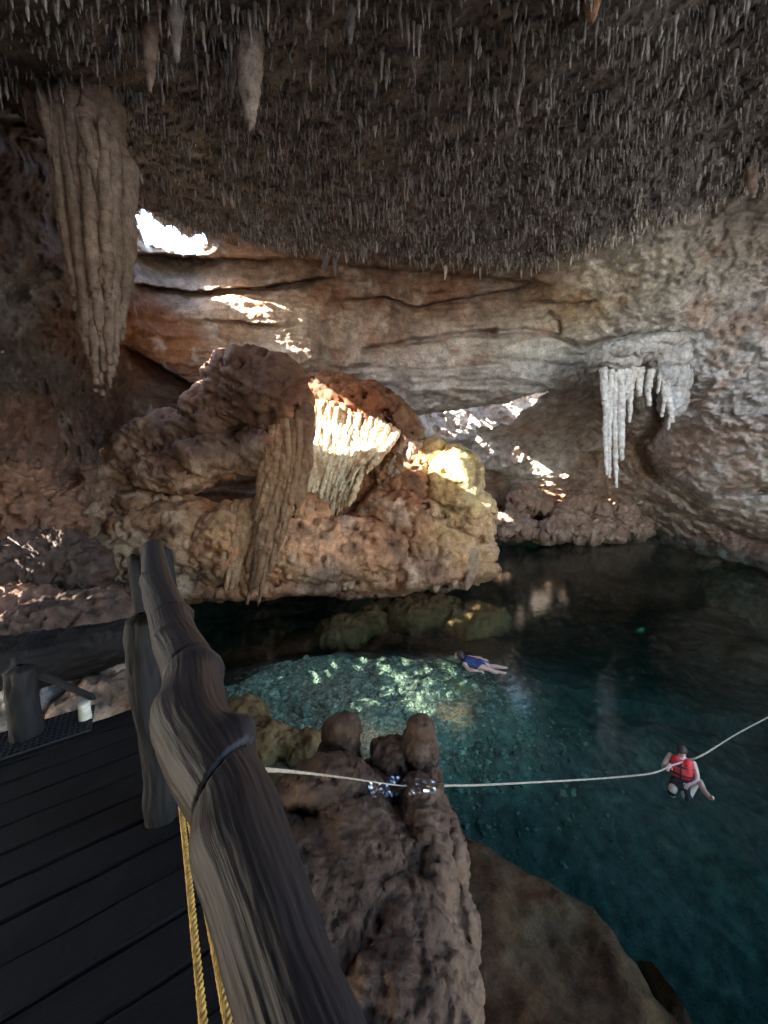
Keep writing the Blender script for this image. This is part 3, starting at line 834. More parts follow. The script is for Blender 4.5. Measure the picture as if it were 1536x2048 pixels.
# dents: the shaded hollow, the undercut beside the lit lobe, the pocket behind the first curtain
fpx, fpy, fd = project(V)
for (px, py, rx, ry, D) in [(490, 862, 38, 24, 0.75), (790, 1070, 26, 30, 0.4), (690, 1160, 60, 14, 0.3), (350, 1010, 50, 10, 0.35), (640, 985, 22, 18, 0.4), (460, 935, 34, 10, 0.35), (850, 1010, 40, 14, 0.25)]:
    k = np.exp(-(((fpx - px) / rx) ** 2 + ((fpy - py) / ry) ** 2) ** 1.5) * (fd < 15.8)
    V = V + (V - P0) / np.linalg.norm(V - P0, axis=1, keepdims=True) * (D * k)[:, None]
V = rockify(V, Fq, 0.38, 0.13, 0.055, s=0.9, seed=2, strata=0.16, sscale=1.5)
qf = V @ np.array([[.5, 0, .9], [0, .5, 0], [-.9, 0, 1.6]])
V = V + quad_normals(V, Fq) * (0.09 * fbm(qf * np.array([.5, .5, 2.2]) + 5, 3, ridged=True))[:, None]
V[:, 1] += 0.8 * sstep(1.0, 0.0, V[:, 2])
N_f = quad_normals(V, Fq)
V = V - N_f * (0.26 * sstep(0.22, 0.42, fbm(V * 1.5 + 12, 3)) + 0.06 * sstep(0.2, 0.5, fbm(V * 4.6 + 2, 2)))[:, None]
FC = [(200, 1130, (.30, .26, .19)), (300, 1000, (.27, .17, .10)), (420, 1050, (.42, .28, .16)), (500, 1090, (.5, .3, .17)), (600, 1090, (.64, .42, .26)), (690, 1080, (.58, .36, .22)), (380, 960, (.42, .34, .27)), (480, 990, (.46, .33, .22)),  # floor entries brightened to paint in sunlight that does not reach them
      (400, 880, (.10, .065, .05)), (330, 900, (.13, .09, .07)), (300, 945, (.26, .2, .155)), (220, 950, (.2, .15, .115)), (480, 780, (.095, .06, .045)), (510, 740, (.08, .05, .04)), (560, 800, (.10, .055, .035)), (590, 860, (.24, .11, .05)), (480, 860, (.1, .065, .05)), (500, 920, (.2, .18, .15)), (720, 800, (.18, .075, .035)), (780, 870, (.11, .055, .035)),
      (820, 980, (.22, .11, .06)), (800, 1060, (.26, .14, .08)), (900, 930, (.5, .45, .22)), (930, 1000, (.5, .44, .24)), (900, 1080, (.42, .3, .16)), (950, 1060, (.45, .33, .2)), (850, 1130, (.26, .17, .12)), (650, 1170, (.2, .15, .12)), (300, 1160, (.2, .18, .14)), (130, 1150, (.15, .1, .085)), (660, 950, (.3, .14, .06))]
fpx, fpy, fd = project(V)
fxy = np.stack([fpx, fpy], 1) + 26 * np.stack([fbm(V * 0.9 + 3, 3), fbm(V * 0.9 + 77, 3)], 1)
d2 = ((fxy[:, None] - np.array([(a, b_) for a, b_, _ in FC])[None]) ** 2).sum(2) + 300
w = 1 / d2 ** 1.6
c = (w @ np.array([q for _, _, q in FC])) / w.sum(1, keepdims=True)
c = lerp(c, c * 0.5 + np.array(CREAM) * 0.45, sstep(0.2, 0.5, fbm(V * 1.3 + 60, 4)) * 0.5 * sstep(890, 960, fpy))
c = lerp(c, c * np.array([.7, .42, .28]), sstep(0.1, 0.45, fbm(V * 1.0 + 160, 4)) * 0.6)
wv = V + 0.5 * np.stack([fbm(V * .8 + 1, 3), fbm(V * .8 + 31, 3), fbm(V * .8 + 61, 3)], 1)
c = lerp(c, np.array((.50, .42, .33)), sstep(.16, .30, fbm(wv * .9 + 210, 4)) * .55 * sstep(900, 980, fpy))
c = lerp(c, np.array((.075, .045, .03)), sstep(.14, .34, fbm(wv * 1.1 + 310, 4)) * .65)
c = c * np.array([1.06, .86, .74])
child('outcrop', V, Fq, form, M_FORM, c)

def curtain(strands, base, stain, pale, seed, voxel=0.03, ribk=0.03):
    bb = Blob()
    r_ = np.random.default_rng(seed)
    for (tops, ends, radii, n, jit, ej, tp, *md) in strands:
        bundle(bb, tops, ends, radii, n, r_, jit=jit, endjit=ej, taper=tp, mids=md[0] if md else None)
    V, Fq = bb.build(voxel, 1)
    V = rockify(V, Fq, 0.13, 0.045, 0.014, s=1.2, seed=seed)
    q = V @ np.array([[1, 0, 0.25], [0, 1, 0], [0, 0, 1]])
    V = V + quad_normals(V, Fq) * (ribk * fbm(V * np.array([8, 8, .6]) + seed, 3, ridged=True))[:, None]
    cc = palette(V, base, stain, pale, seed, 1.3)
    streak = fbm(V * np.array([3.2, 3.2, .35]) + seed, 3)
    cc = lerp(cc, np.array(stain), sstep(.05, .4, streak) * .8)
    zt = sstep(np.quantile(V[:, 2], .72), np.quantile(V[:, 2], .97), V[:, 2] + .5 * fbm(V * 1.1, 3))
    return V, Fq, lerp(cc, np.array(stain) * .8, zt * .8)
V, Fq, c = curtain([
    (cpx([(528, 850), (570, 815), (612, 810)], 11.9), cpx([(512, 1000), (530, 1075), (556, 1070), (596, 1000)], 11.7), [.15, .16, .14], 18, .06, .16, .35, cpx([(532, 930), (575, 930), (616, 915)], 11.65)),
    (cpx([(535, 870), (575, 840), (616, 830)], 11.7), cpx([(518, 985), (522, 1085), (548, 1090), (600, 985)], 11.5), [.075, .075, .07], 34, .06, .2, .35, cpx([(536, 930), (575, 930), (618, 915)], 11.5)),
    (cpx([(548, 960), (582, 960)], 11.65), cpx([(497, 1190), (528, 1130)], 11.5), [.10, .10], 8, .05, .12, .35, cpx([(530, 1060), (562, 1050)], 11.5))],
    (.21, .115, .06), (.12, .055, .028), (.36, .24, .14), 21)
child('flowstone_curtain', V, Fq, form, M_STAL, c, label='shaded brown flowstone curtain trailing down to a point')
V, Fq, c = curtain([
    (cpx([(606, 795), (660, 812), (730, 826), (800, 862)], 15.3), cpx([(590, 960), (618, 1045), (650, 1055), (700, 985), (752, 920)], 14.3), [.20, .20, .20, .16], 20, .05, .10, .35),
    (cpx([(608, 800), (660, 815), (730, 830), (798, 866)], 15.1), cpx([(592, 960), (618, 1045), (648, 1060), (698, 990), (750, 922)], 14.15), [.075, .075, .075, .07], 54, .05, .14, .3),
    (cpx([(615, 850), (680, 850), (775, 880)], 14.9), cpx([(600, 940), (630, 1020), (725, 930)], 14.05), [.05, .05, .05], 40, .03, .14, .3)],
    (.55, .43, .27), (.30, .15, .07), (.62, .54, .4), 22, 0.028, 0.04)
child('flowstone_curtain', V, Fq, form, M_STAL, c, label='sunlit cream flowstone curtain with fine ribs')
V, Fq, c = curtain([(cpx([(468, 1010), (505, 1000), (540, 1020)], 12.3), cpx([(440, 1165), (465, 1172), (500, 1125)], 11.8), [.13, .13, .11], 13, .04, .06, .4)],
    (.42, .26, .14), (.3, .15, .07), (.5, .36, .24), 23)
child('flowstone_curtain', V, Fq, form, M_STAL, c, label='orange stubby flowstone tongue')
V, Fq, c = curtain([(cpx([(830, 885), (812, 880)], 15.2), cpx([(790, 955), (776, 950)], 14.9), [.16, .14], 4, .03, .05, .4)], (.3, .2, .14), (.2, .11, .07), (.4, .3, .2), 24)
child('flowstone_curtain', V, Fq, form, M_STAL, c)
fr_ = []
r_ = np.random.default_rng(77)
bb = Blob()
for i in range(46):
    x = 620 + 330 * r_.random() ** 0.9; y = 1128 + 14 * r_.normal() + (20 if x < 760 else 10)
    Y = 13.2 if x < 720 else 14.0
    a = at(x, y - 25, Y); e = at(x - 6 - 8 * r_.random(), y + 14 + 16 * r_.random(), Y - 0.1)
    bb.tube(spline([a, (a + e) / 2, e], 6), (0.14 + 0.08 * r_.random()) * np.array([1, .95, .85, .65, .45, .2]), 8)
V, Fq = bb.build(0.045, 1)
V = rockify(V, Fq, 0.08, 0.05, 0.02, s=1.5, seed=8)
child('drip_fringe', V, Fq, form, M_FORM, palette(V, (.34, .22, .14), (.2, .12, .08), (.42, .32, .22), 12, 1.0), kind='stuff')

# ------------------------------------------------------------------ stalactite cluster on the right wall
clu = thing('stalactite_cluster', 'white bumpy stalactites hanging in a cluster from a pale ledge on the grey wall', 'stalactites', at(1270, 730, 15.6))
bb = Blob(); Yk = 15.4
for (x, y, rx, ry, rd) in [(1230, 704, 46, 14, .8), (1285, 704, 50, 15, .8), (1335, 714, 34, 24, .7), (1200, 712, 16, 13, .5), (1240, 722, 40, 14, .4), (1328, 745, 22, 30, .45), (1345, 800, 22, 34, .45), (1352, 760, 22, 30, .5), (1300, 690, 60, 14, .9)]:
    bb.ell(at(x, y, Yk), (rx / F * Yk, rd, ry / F * Yk))
V, Fq = bb.build(0.05, 2)
V = rockify(V, Fq, 0.18, 0.10, 0.05, s=1.4, seed=14)
child('ledge', V, Fq, clu, M_STAL, palette(V, (.42, .40, .38), (.3, .26, .23), (.60, .59, .58), 14, 1.2))
for i, (x1, y1, x2, y2, w) in enumerate([(1207, 735, 1213, 838, 17), (1222, 740, 1219, 955, 13), (1229, 745, 1233, 975, 15), (1240, 740, 1244, 920, 20), (1236, 760, 1228, 880, 14), (1219, 760, 1214, 950, 11), (1268, 735, 1259, 845, 12), (1283, 735, 1279, 792, 14), (1276, 735, 1276, 780, 12),
                                         (1302, 740, 1299, 812, 17), (1318, 750, 1314, 788, 9), (1326, 760, 1323, 834, 9), (1338, 780, 1336, 862, 8), (1250, 740, 1252, 800, 24), (1330, 770, 1345, 845, 20)]):
    a = at(x1, y1, Yk - 0.35); e = at(x2, y2, Yk - 0.35)
    bb = Blob()
    pth = spline([a, a * 0.5 + e * 0.5 + np.array([rng.normal() * .04, rng.normal() * .04, 0]), e], 26)
    tt = np.linspace(0, 1, 26)
    bb.tube(pth, w / 2 / F * Yk * 0.72 * ((1 - tt) ** 0.5 * 0.7 + 0.3) * (1 + 0.14 * rng.normal(size=26)), 9)
    V, Fq = bb.build(0.026, 0)
    V = rockify(V, Fq, 0.02, 0.03, 0.02, s=2.6, seed=30 + i)
    child('stalactite', V, Fq, clu, M_STAL, palette(V, (.60, .56, .51), (.46, .38, .31), (.70, .68, .66), 40 + i, 2.0))

# ------------------------------------------------------------------ boulders and shore rocks
def boulder(name, label, specs, voxel, base, stain, pale, seed, mat, big=.30, mid=.14, fine=.05, s=1.0, group=None, category='rock', strata=0.0):
    bb = Blob()
    for (c, r, rot) in specs:
        a = math.radians(rot)
        bb.ell(c, r, [[math.cos(a), -math.sin(a), 0], [math.sin(a), math.cos(a), 0], [0, 0, 1]])
    V, Fq = bb.build(voxel, 1)
    V = rockify(V, Fq, big, mid, fine, s=s, seed=seed, strata=strata)
    loc = (float(V[:, 0].mean()), float(V[:, 1].mean()), float(V[:, 2].min()))
    o = link(name, mesh_np(name, V - np.array(loc), Fq, palette(V, base, stain, pale, seed, s * 1.2), mat))
    o.location = loc
    o['label'] = label; o['category'] = category
    if group:
        o['group'] = group
    return o
OLIVE = (.115, .062, .024)
boulder('boulder', 'rounded olive brown boulder under water below the curtains', [(onz(690, 1262, -.75), (.95, .8, .5), 20), (onz(745, 1240, -.7), (.55, .7, .5), -10)], 0.05, OLIVE, (.06, .033, .014), (.2, .12, .05), 51, M_BED)
boulder('boulder', 'broad flat olive slab under water behind the rounded boulder', [(onz(850, 1226, -.7), (1.4, 1.0, .4), 5), (onz(950, 1240, -.8), (1.2, .9, .35), 10), (onz(790, 1215, -.75), (.8, .9, .4), 0)], 0.06, OLIVE, (.06, .033, .014), (.18, .105, .045), 52, M_BED, strata=.1)
boulder('boulder', 'mossy boulder on the gravel under water beneath the navy swimmer', [(onz(900, 1400, -1.3), (.42, .4, .45), 10), (onz(880, 1425, -1.4), (.35, .3, .35), 40)], 0.035, (.2, .2, .12), (.1, .1, .06), (.32, .32, .2), 53, M_BED)
boulder('boulder', 'dark boulder on the lake floor under the navy swimmer', [(onz(990, 1440, -1.9), (.55, .5, .4), 10)], 0.04, (.12, .14, .12), (.07, .08, .06), (.22, .25, .2), 54, M_BED)
boulder('boulder', 'brown rock half sunk beside the log rail in yellow shallows', [(onz(530, 1490, -.15), (.5, .4, .35), 10), (onz(470, 1450, -.2), (.5, .4, .3), 40), (onz(600, 1500, -.25), (.4, .35, .25), 0)], 0.035, (.15, .095, .04), (.08, .05, .025), (.24, .17, .08), 55, M_BED)
# far shore rocks
for i, (x, y, Y, rx, rz, lab) in enumerate([(1020, 1050, 22.5, .9, .5, 'flat grey brown rock on the far shore beside the outcrop'), (1130, 1050, 22.5, 1.0, .7, 'pointed rust coloured rock at the far waterline'), (1050, 1005, 23.6, .9, .5, 'pale hollowed rock on the far shore above the waterline'), (1245, 1045, 23.5, 1.1, .8, 'dark rust rock in the far corner of the pool'),
                                        (1195, 1058, 22.4, .9, .5, 'low rust rock between the pointed rock and the far corner'), (1165, 1012, 23.4, 1.0, .5, 'tilted brown slab leaning above the pointed rust rock'), (1090, 1062, 21.8, .6, .3, 'small wet rock awash in front of the pointed rust rock')]):
    c0 = at(x, y, Y)
    boulder('shore_rock', lab, [(c0, (rx, .8, rz), 10 * i), (c0 + np.array([rx * .6, -.2, -rz * .4]), (rx * .7, .7, rz * .6), 30), (c0 + np.array([-rx * .5, -.1, -rz * .5]), (rx * .7, .8, rz * .5), -20)], 0.06, (.30, .19, .13), (.18, .10, .06), (.42, .34, .27), 60 + i, M_FORM, .35, .35, .12, s=1.1, strata=.15)

# gravel stones on the shallow floor
gm = []
for s in range(6):
    r_ = np.random.default_rng(900 + s)
    Vg, Fg = [], []
    bb = Blob(); bb.ell((0, 0, 0), (1, 1, 1), None, 4, 6)
    Vg = np.array(bb.V) * (1 + 0.25 * r_.normal(size=(len(bb.V), 1))) * np.array([1.0, 0.8, 0.45])
    gm.append((Vg, tri(bb.F)))
lv, lf, lc, off = [], [], [], 0
n_st = 0
while n_st < 14000:
    x = rng.normal(gc[0] + .6, 2.1); y = rng.normal(gc[1] - .4, 1.4)
    if y < 5.6 or y > 10.9 or x < -4.6 or x > 5:
        continue
    z = bed_z(x, y)
    if z < -2.7 or z > -.35:
        continue
    sz_ = 0.030 * math.exp(rng.normal(0, 0.42))
    Vg, Fg = gm[n_st % 6]
    a = rng.random() * 6.28; tl = rng.normal() * 0.4
    Rz = np.array([[math.cos(a), -math.sin(a), 0], [math.sin(a), math.cos(a), 0], [0, 0, 1]]) @ np.array([[1, 0, 0], [0, math.cos(tl), -math.sin(tl)], [0, math.sin(tl), math.cos(tl)]])
    lv.append(Vg @ Rz.T * sz_ * np.array([1.2, 1.2, 1]) + np.array([x, y, z + sz_ * .2])); lf.append(Fg + off); off += len(Vg)
    k = (0.45 + 0.75 * rng.random() ** 1.5) * float(np.clip(1.25 - 0.22 * abs(z), .4, 1)) * (0.45 + 0.55 * float(gravel[ib[min(max(int((x - xs[0]) / .085), 0), len(xs) - 1), min(max(int((y - ys[0]) / .085), 0), len(ys) - 1)]]))
    lc.append(np.tile(np.array((.42, .47, .35)) * k, (len(Vg), 1)))
    n_st += 1
link('gravel', mesh_np('gravel', np.vstack(lv), np.vstack(lf), np.vstack(lc), M_BED, False), label='pale rubble stones covering the shallow lake floor', category='gravel', kind='stuff')

# ------------------------------------------------------------------ near rock between rail and water
near = thing('shore_outcrop', 'brown pitted rock with two stubby knobs between the log rail and the water', 'rock', at(760, 1700, 3.0) * np.array([1, 1, 0]))
bb = Blob()
def EW(px, py, Y, r, rot=0):
    a = math.radians(rot)
    bb.ell(at(px, py, Y), r, [[math.cos(a), -math.sin(a), 0], [math.sin(a), math.cos(a), 0], [0, 0, 1]])
EW(682, 1500, 4.25, (.155, .16, .40)); EW(678, 1462, 4.25, (.14, .14, .16)); EW(690, 1452, 4.27, (.11, .12, .12)); EW(672, 1530, 4.2, (.2, .2, .3)); EW(682, 1485, 4.24, (.16, .16, .2)); EW(660, 1560, 4.1, (.26, .3, .3))
EW(838, 1510, 4.05, (.20, .2, .34)); EW(842, 1462, 4.05, (.14, .14, .15)); EW(790, 1520, 4.05, (.22, .2, .22), 30); EW(765, 1505, 4.1, (.10, .12, .10)); EW(860, 1570, 3.9, (.14, .2, .3)); EW(770, 1560, 4.1, (.24, .2, .2))
EW(760, 1620, 3.75, (.60, .45, .32)); EW(640, 1650, 3.5, (.55, .5, .35)); EW(850, 1660, 3.35, (.24, .5, .40)); EW(770, 1770, 3.0, (.60, .6, .42)); EW(868, 1790, 2.9, (.19, .45, .40)); EW(885, 1900, 2.6, (.18, .45, .36)); EW(780, 1930, 2.4, (.55, .6, .42)); EW(900, 2040, 2.15, (.19, .4, .36)); EW(800, 2120, 1.9, (.5, .5, .4))
EW(600, 1850, 2.6, (.7, .9, .5)); EW(700, 1850, 2.9, (.7, 1.0, .9)); EW(660, 1700, 3.5, (.7, .6, .9)); EW(905, 1700, 3.2, (.10, .25, .25)); EW(925, 1850, 2.75, (.09, .22, .22)); EW(935, 1980, 2.35, (.09, .25, .22))
for (px, py, Y, r) in [(760, 1650, 3.5, (.6, .6, 1.6)), (800, 1850, 2.7, (.5, .7, 1.6)), (840, 2050, 2.1, (.5, .6, 1.6)), (690, 1540, 4.2, (.35, .35, 1.9)), (810, 1560, 4.0, (.3, .3, 1.9))]:
    c0 = at(px, py, Y); bb.ell(c0 - np.array([0, 0, r[2] * 0.95]), r)
V, Fq = bb.build(0.017, 1)
npx, npy, nd = project(V)
k = np.exp(-(((npx - 610) / 45) ** 2 + ((npy - 1632) / 26) ** 2) ** 1.5)
V = V + (V - P0) / np.linalg.norm(V - P0, axis=1, keepdims=True) * (0.35 * k)[:, None]
kz = 1 - 0.6 * sstep(1.75, 2.1, V[:, 2])
V = V + (rockify(V, Fq, 0.10, 0.060, 0.024, s=1.5, seed=9) - V) * kz[:, None]
pit = sstep(0.2, 0.55, fbm(V * 3.4 + 5, 4)); pit2 = sstep(0.15, 0.5, fbm(V * 11 + 8, 3)); rdg = fbm(V * 9 + 3, 3, ridged=True)
V = V - quad_normals(V, Fq) * (0.05 * pit + 0.014 * pit2 - 0.014 * rdg)[:, None]
c = palette(V, (.064, .028, .011), (.026, .011, .0045), (.12, .064, .031), 9, 2.0, (0.6, 0.6))
lit_rim = sstep(860, 910, npx) * sstep(1620, 1750, npy)  # lit right edge, painted into the rock colour
c = lerp(c, np.array((.16, .088, .048)), lit_rim * 0.6)
child('rock_body', V, Fq, near, M_NEAR, c)
NEAR_V, NEAR_F = V, Fq

# ------------------------------------------------------------------ bank at the left, between deck and wall
bank = None
specs = []
boulder('rock_bank', 'long brown rock bank sloping away beyond the end of the deck', [(np.array([-6.9, 6.0, 1.6]), (2.3, 2.6, .9), 20), (np.array([-8.6, 9.5, .8]), (2.4, 3.0, 1.0), 0), (np.array([-4.3, 4.2, 1.9]), (1.5, 1.4, .8), 20), (np.array([-3.9, 3.3, 1.6]), (1.6, 1.0, 1.2), 0), (np.array([-7.6, 8.0, 0.2]), (2.2, 3.5, 1.2), 20)],
        0.05, (.075, .040, .024), (.038, .02, .012), (.14, .085, .055), 71, M_NEAR, .35, .25, .10, category='rock bank', s=0.8)
for i, (x, y, Y, r, lab, colr) in enumerate([(40, 1200, 6.2, (.45, .4, .2), 'pinkish flat rock lying on the bank under the left wall', (.19, .095, .06)), (265, 1335, 3.3, (.16, .2, .18), 'small pale rock beside the charred post', (.4, .3, .22)), (10, 1400, 2.9, (.22, .3, .28), 'pale weathered rock behind the black post', (.4, .33, .27)),
                                         (130, 1230, 5.6, (.75, .45, .2), 'flat brown slab on the bank by the end of the log', (.08, .045, .028)), (90, 1130, 6.9, (.62, .5, .4), 'dark knobbly rock at the foot of the left wall', (.055, .029, .019)), (50, 1010, 8.6, (.55, .5, .6), 'pinkish rubble heap against the left wall', (.17, .08, .045)), (220, 1385, 3.0, (.4, .25, .12), 'low brown rock at the deck edge', (.3, .2, .14))]):
    c0 = at(x, y, Y)
    boulder('bank_rock', lab, [(c0, r, 15 * i), (c0 + np.array([r[0] * .5, r[1] * .3, -r[2] * .5]), (r[0] * .7, r[1] * .8, r[2] * .8), 40 * i)], 0.02 if Y < 4 else 0.04, colr, np.array(colr) * .6, np.array(colr) * 1.4, 80 + i, M_NEAR, r[2] * .6, r[2] * .6, r[2] * .35, s=1.6)

# ------------------------------------------------------------------ the deck
DZ = 3.45
M_PLANK = plain_mat('dark_planks', (.0055, .0042, .0043), 0.7, 0.85, 2.2, 0.7, 0.15, (1, 14, 14), 0.006)  # even base colour, set near black to keep the deck dim
deck = thing('boardwalk', 'dark plank boardwalk running beside the log rail', 'boardwalk', (-1.2, 1.2, DZ))
rd_ = np.array([-.545, .838]); pd = np.array([.838, .545])      # rail direction, plank direction
e0 = np.array([-.93, 1.70])                                     # the foot of the post, on the rail line
def box_geo(c, ax, ay, az, hx, hy, hz, bev=0.0):
    V = []
    for k in (-1, 1):
        for (i, j) in ((-1, -1), (1, -1), (1, 1), (-1, 1)):
            V.append(np.array(c) + ax * hx * i + ay * hy * j + az * hz * k)
    return V, [(3, 2, 1, 0), (4, 5, 6, 7), (0, 1, 5, 4), (1, 2, 6, 5), (2, 3, 7, 6), (3, 0, 4, 7)]
def plank_mesh(seed):
    r_ = np.random.default_rng(seed)
    nx = 24
    V, Fl = [], []
    prof = [(-1, -1), (1, -1), (1, .6), (.93, 1), (-.93, 1), (-1, .6)]
    for i in range(nx):
        x = -1 + 2 * i / (nx - 1)
        for (y, z) in prof:
            V.append((x, y * (1 + .025 * r_.normal()), z * (1 + .10 * r_.normal())))
    m = len(prof)
    for i in range(nx - 1):
        for j in range(m):
            Fl.append((i * m + j, (i + 1) * m + j, (i + 1) * m + (j + 1) % m, i * m + (j + 1) % m))
    Fl.append(tuple(range(m))); Fl.append(tuple(range((nx - 1) * m + m - 1, (nx - 1) * m - 1, -1)))
    return mesh_np('plank', np.array(V), Fl, None, M_PLANK, False)
pms = [plank_mesh(s) for s in range(4)]
nrm = np.array([-pd[1], pd[0]])       # along the rail
pw = 0.165
k0 = float((np.array([-1.83, 2.36]) - e0) @ rd_)
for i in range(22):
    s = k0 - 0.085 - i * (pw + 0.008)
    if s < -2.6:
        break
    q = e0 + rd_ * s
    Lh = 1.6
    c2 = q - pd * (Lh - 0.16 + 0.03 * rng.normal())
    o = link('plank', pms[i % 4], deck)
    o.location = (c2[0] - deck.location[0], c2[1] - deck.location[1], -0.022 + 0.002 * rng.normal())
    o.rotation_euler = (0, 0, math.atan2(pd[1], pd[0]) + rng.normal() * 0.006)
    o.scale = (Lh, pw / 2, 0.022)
for dd in (0.1, 1.2, 2.4):
    c2 = e0 - pd * dd + rd_ * (-0.9)
    V, Fl = box_geo((c2[0], c2[1], DZ - 0.12), np.append(rd_, 0), np.append(pd, 0), np.array([0, 0, 1.0]), 1.8, 0.05, 0.07)
    child('joist', V, Fl, deck, M_PLANK, smooth=False)
for (dd, ss) in ((0.1, -1.8), (0.1, 0.6), (2.4, 0.6), (2.4, -1.8)):
    c2 = e0 - pd * dd + rd_ * ss
    V, Fl = tube_geo([(c2[0], c2[1], DZ - 0.1), (c2[0] + .01, c2[1], 1.8), (c2[0], c2[1] + .01, 0.3)], 0.08, 10)
    child('stilt', V, Fl, deck, M_PLANK)

# ------------------------------------------------------------------ the log rail
def log_mat(name, c1, c2, spec=0.35, rough=0.55):
    m, t, b = nodes_of(name)
    N = t.nodes.new; L = t.links.new
    a = N('ShaderNodeAttribute'); a.attribute_name = 'grain'
    n = N('ShaderNodeTexNoise'); n.inputs['Scale'].default_value = 1.0; n.inputs['Detail'].default_value = 8; n.inputs['Roughness'].default_value = .65
    L(a.outputs['Vector'], n.inputs['Vector'])
    cr_ = N('ShaderNodeValToRGB')
    n.inputs['Scale'].default_value = 1.6
    cr_.color_ramp.elements[0].position = .33; cr_.color_ramp.elements[0].color = (*c1, 1)
    cr_.color_ramp.elements[1].position = .72; cr_.color_ramp.elements[1].color = (*c2, 1)
    L(n.outputs['Fac'], cr_.inputs[0]); L(cr_.outputs[0], b.inputs['Base Color'])
    b.inputs['Roughness'].default_value = rough; b.inputs['Specular IOR Level'].default_value = spec
    bp = N('ShaderNodeBump'); bp.inputs['Strength'].default_value = .4; bp.inputs['Distance'].default_value = .006
    L(n.outputs['Fac'], bp.inputs['Height']); L(bp.outputs[0], b.inputs['Normal'])
    return m
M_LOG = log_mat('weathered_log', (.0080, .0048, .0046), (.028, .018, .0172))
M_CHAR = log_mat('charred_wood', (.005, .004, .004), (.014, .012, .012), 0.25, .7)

def wood(name, pts, rads, parent, mat, n=160, m=64, amp=.008, seed=0, bumps=(), grooves=(), twist=0.6, kind=None):
    pts = spline(pts, n); rr = np.interp(np.linspace(0, 1, n), np.linspace(0, 1, len(rads)), rads)
    rr = np.convolve(np.pad(rr, 4, 'edge'), np.ones(9) / 9, 'valid')
    pts, T, Nn, B = frames(pts)
    s = np.concatenate([[0], np.cumsum(np.linalg.norm(np.diff(pts, axis=0), axis=1))])
    a = np.arange(m) * 2 * math.pi / m
    S, A = np.meshgrid(s, a, indexing='ij')
    A2 = A + twist * S
    g = np.stack([np.cos(A2) * 5, np.sin(A2) * 5, S * 3.5], 2).reshape(-1, 3)
    rad = np.repeat(rr, m)
    d = amp * fbm(g * 1.0 + seed, 4, ridged=True) + amp * 0.8 * fbm(g * np.array([.35, .35, .8]) + seed + 5, 3)
    Sf, Af = S.ravel(), A.ravel()
    for (sc, ac, ws, wa, h) in bumps:
        da = np.abs((Af - ac + math.pi) % (2 * math.pi) - math.pi)
        d = d + h * np.exp(-((Sf - sc) / ws) ** 2 - (da / wa) ** 2)
    for (sc, slope, wd, dep) in grooves:
        d = d - dep * np.exp(-((Sf - sc - slope * np.sin(Af)) / wd) ** 2)
    rad = rad + d
    end = np.minimum(Sf, s[-1] - Sf)
    rad = rad * np.sqrt(np.clip(end / 0.03, 0.06, 1))
    V = np.repeat(pts, m, 0) + rad[:, None] * (np.cos(Af)[:, None] * np.repeat(Nn, m, 0) + np.sin(Af)[:, None] * np.repeat(B, m, 0))
    ii = np.arange(n * m).reshape(n, m)
    jj = np.roll(ii, -1, 1)
    Fq = np.stack([ii[:-1], jj[:-1], jj[1:], ii[1:]], 2).reshape(-1, 4)
    o = child(name, V, Fq, parent, mat)
    o.data.name = name
    at_ = o.data.attributes.new('grain', 'FLOAT_VECTOR', 'POINT')
    at_.data.foreach_set('vector', (g * np.array([1.3, 1.3, .8])).astype(np.float32).ravel())
    return o, pts, s

LZ = 4.45
rail = thing('log_rail', 'thick weathered log handrail with knots and grooves along the deck edge', 'handrail', onz(455, 1600, DZ))
ctr = [(306, 1096, 36), (315, 1167, 54), (335, 1226, 68), (354, 1284, 82), (382, 1343, 98), (386, 1400, 114), (391, 1460, 135), (420, 1525, 145), (464, 1600, 146), (480, 1650, 160), (496, 1720, 176), (536, 1850, 184), (580, 1990, 190), (650, 2200, 230), (730, 2500, 300)]
pts = []; rads = []
for (x, y, w) in ctr:
    p = onz(x, y, LZ)
    pts.append(p); rads.append(w / 2 / F * float((p - P0) @ CF))

# distances along the log of some picture rows, for knots and the splice
def along(px, py):
    q = onz(px, py, LZ)
    return q
pl = spline(pts, 300)
sl = np.concatenate([[0], np.cumsum(np.linalg.norm(np.diff(pl, axis=0), axis=1))])
def s_at(px, py):
    return float(sl[np.argmin(np.linalg.norm(pl - onz(px, py, LZ), axis=1))])
_, T_, N_, B_ = frames(pl)
def ang(px, py, s_):
    i = int(np.argmin(np.abs(sl - s_)))
    d = ray(px, py); p = pl[i]
    tt = ((p - P0) @ d) / (d @ d)
    q = P0 + d * tt - p
    q = q - d / np.linalg.norm(d) * 0.05
    return math.atan2(q @ B_[i], q @ N_[i])
bumps = []
for (x, y, ws, wa, h) in [(500, 1490, .045, .45, .032), (345, 1440, .07, .7, .018), (420, 1345, .03, 1.2, .012), (405, 1225, .04, .6, .016), (300, 1165, .06, .6, .010), (345, 1290, .03, .6, .008), (395, 1720, .05, .6, .012)]:
    s_ = s_at(x, y)
    bumps.append((s_, ang(x, y, s_), ws, wa, h))
gro = [(s_at(460, 1575), .035, .005, .010), (s_at(380, 1340), .03, .006, .008), (s_at(350, 1240), .02, .004, .005)]
log, lp, ls = wood('log', pts, rads, rail, M_LOG, 460, 140, .0034, 3, bumps, gro)
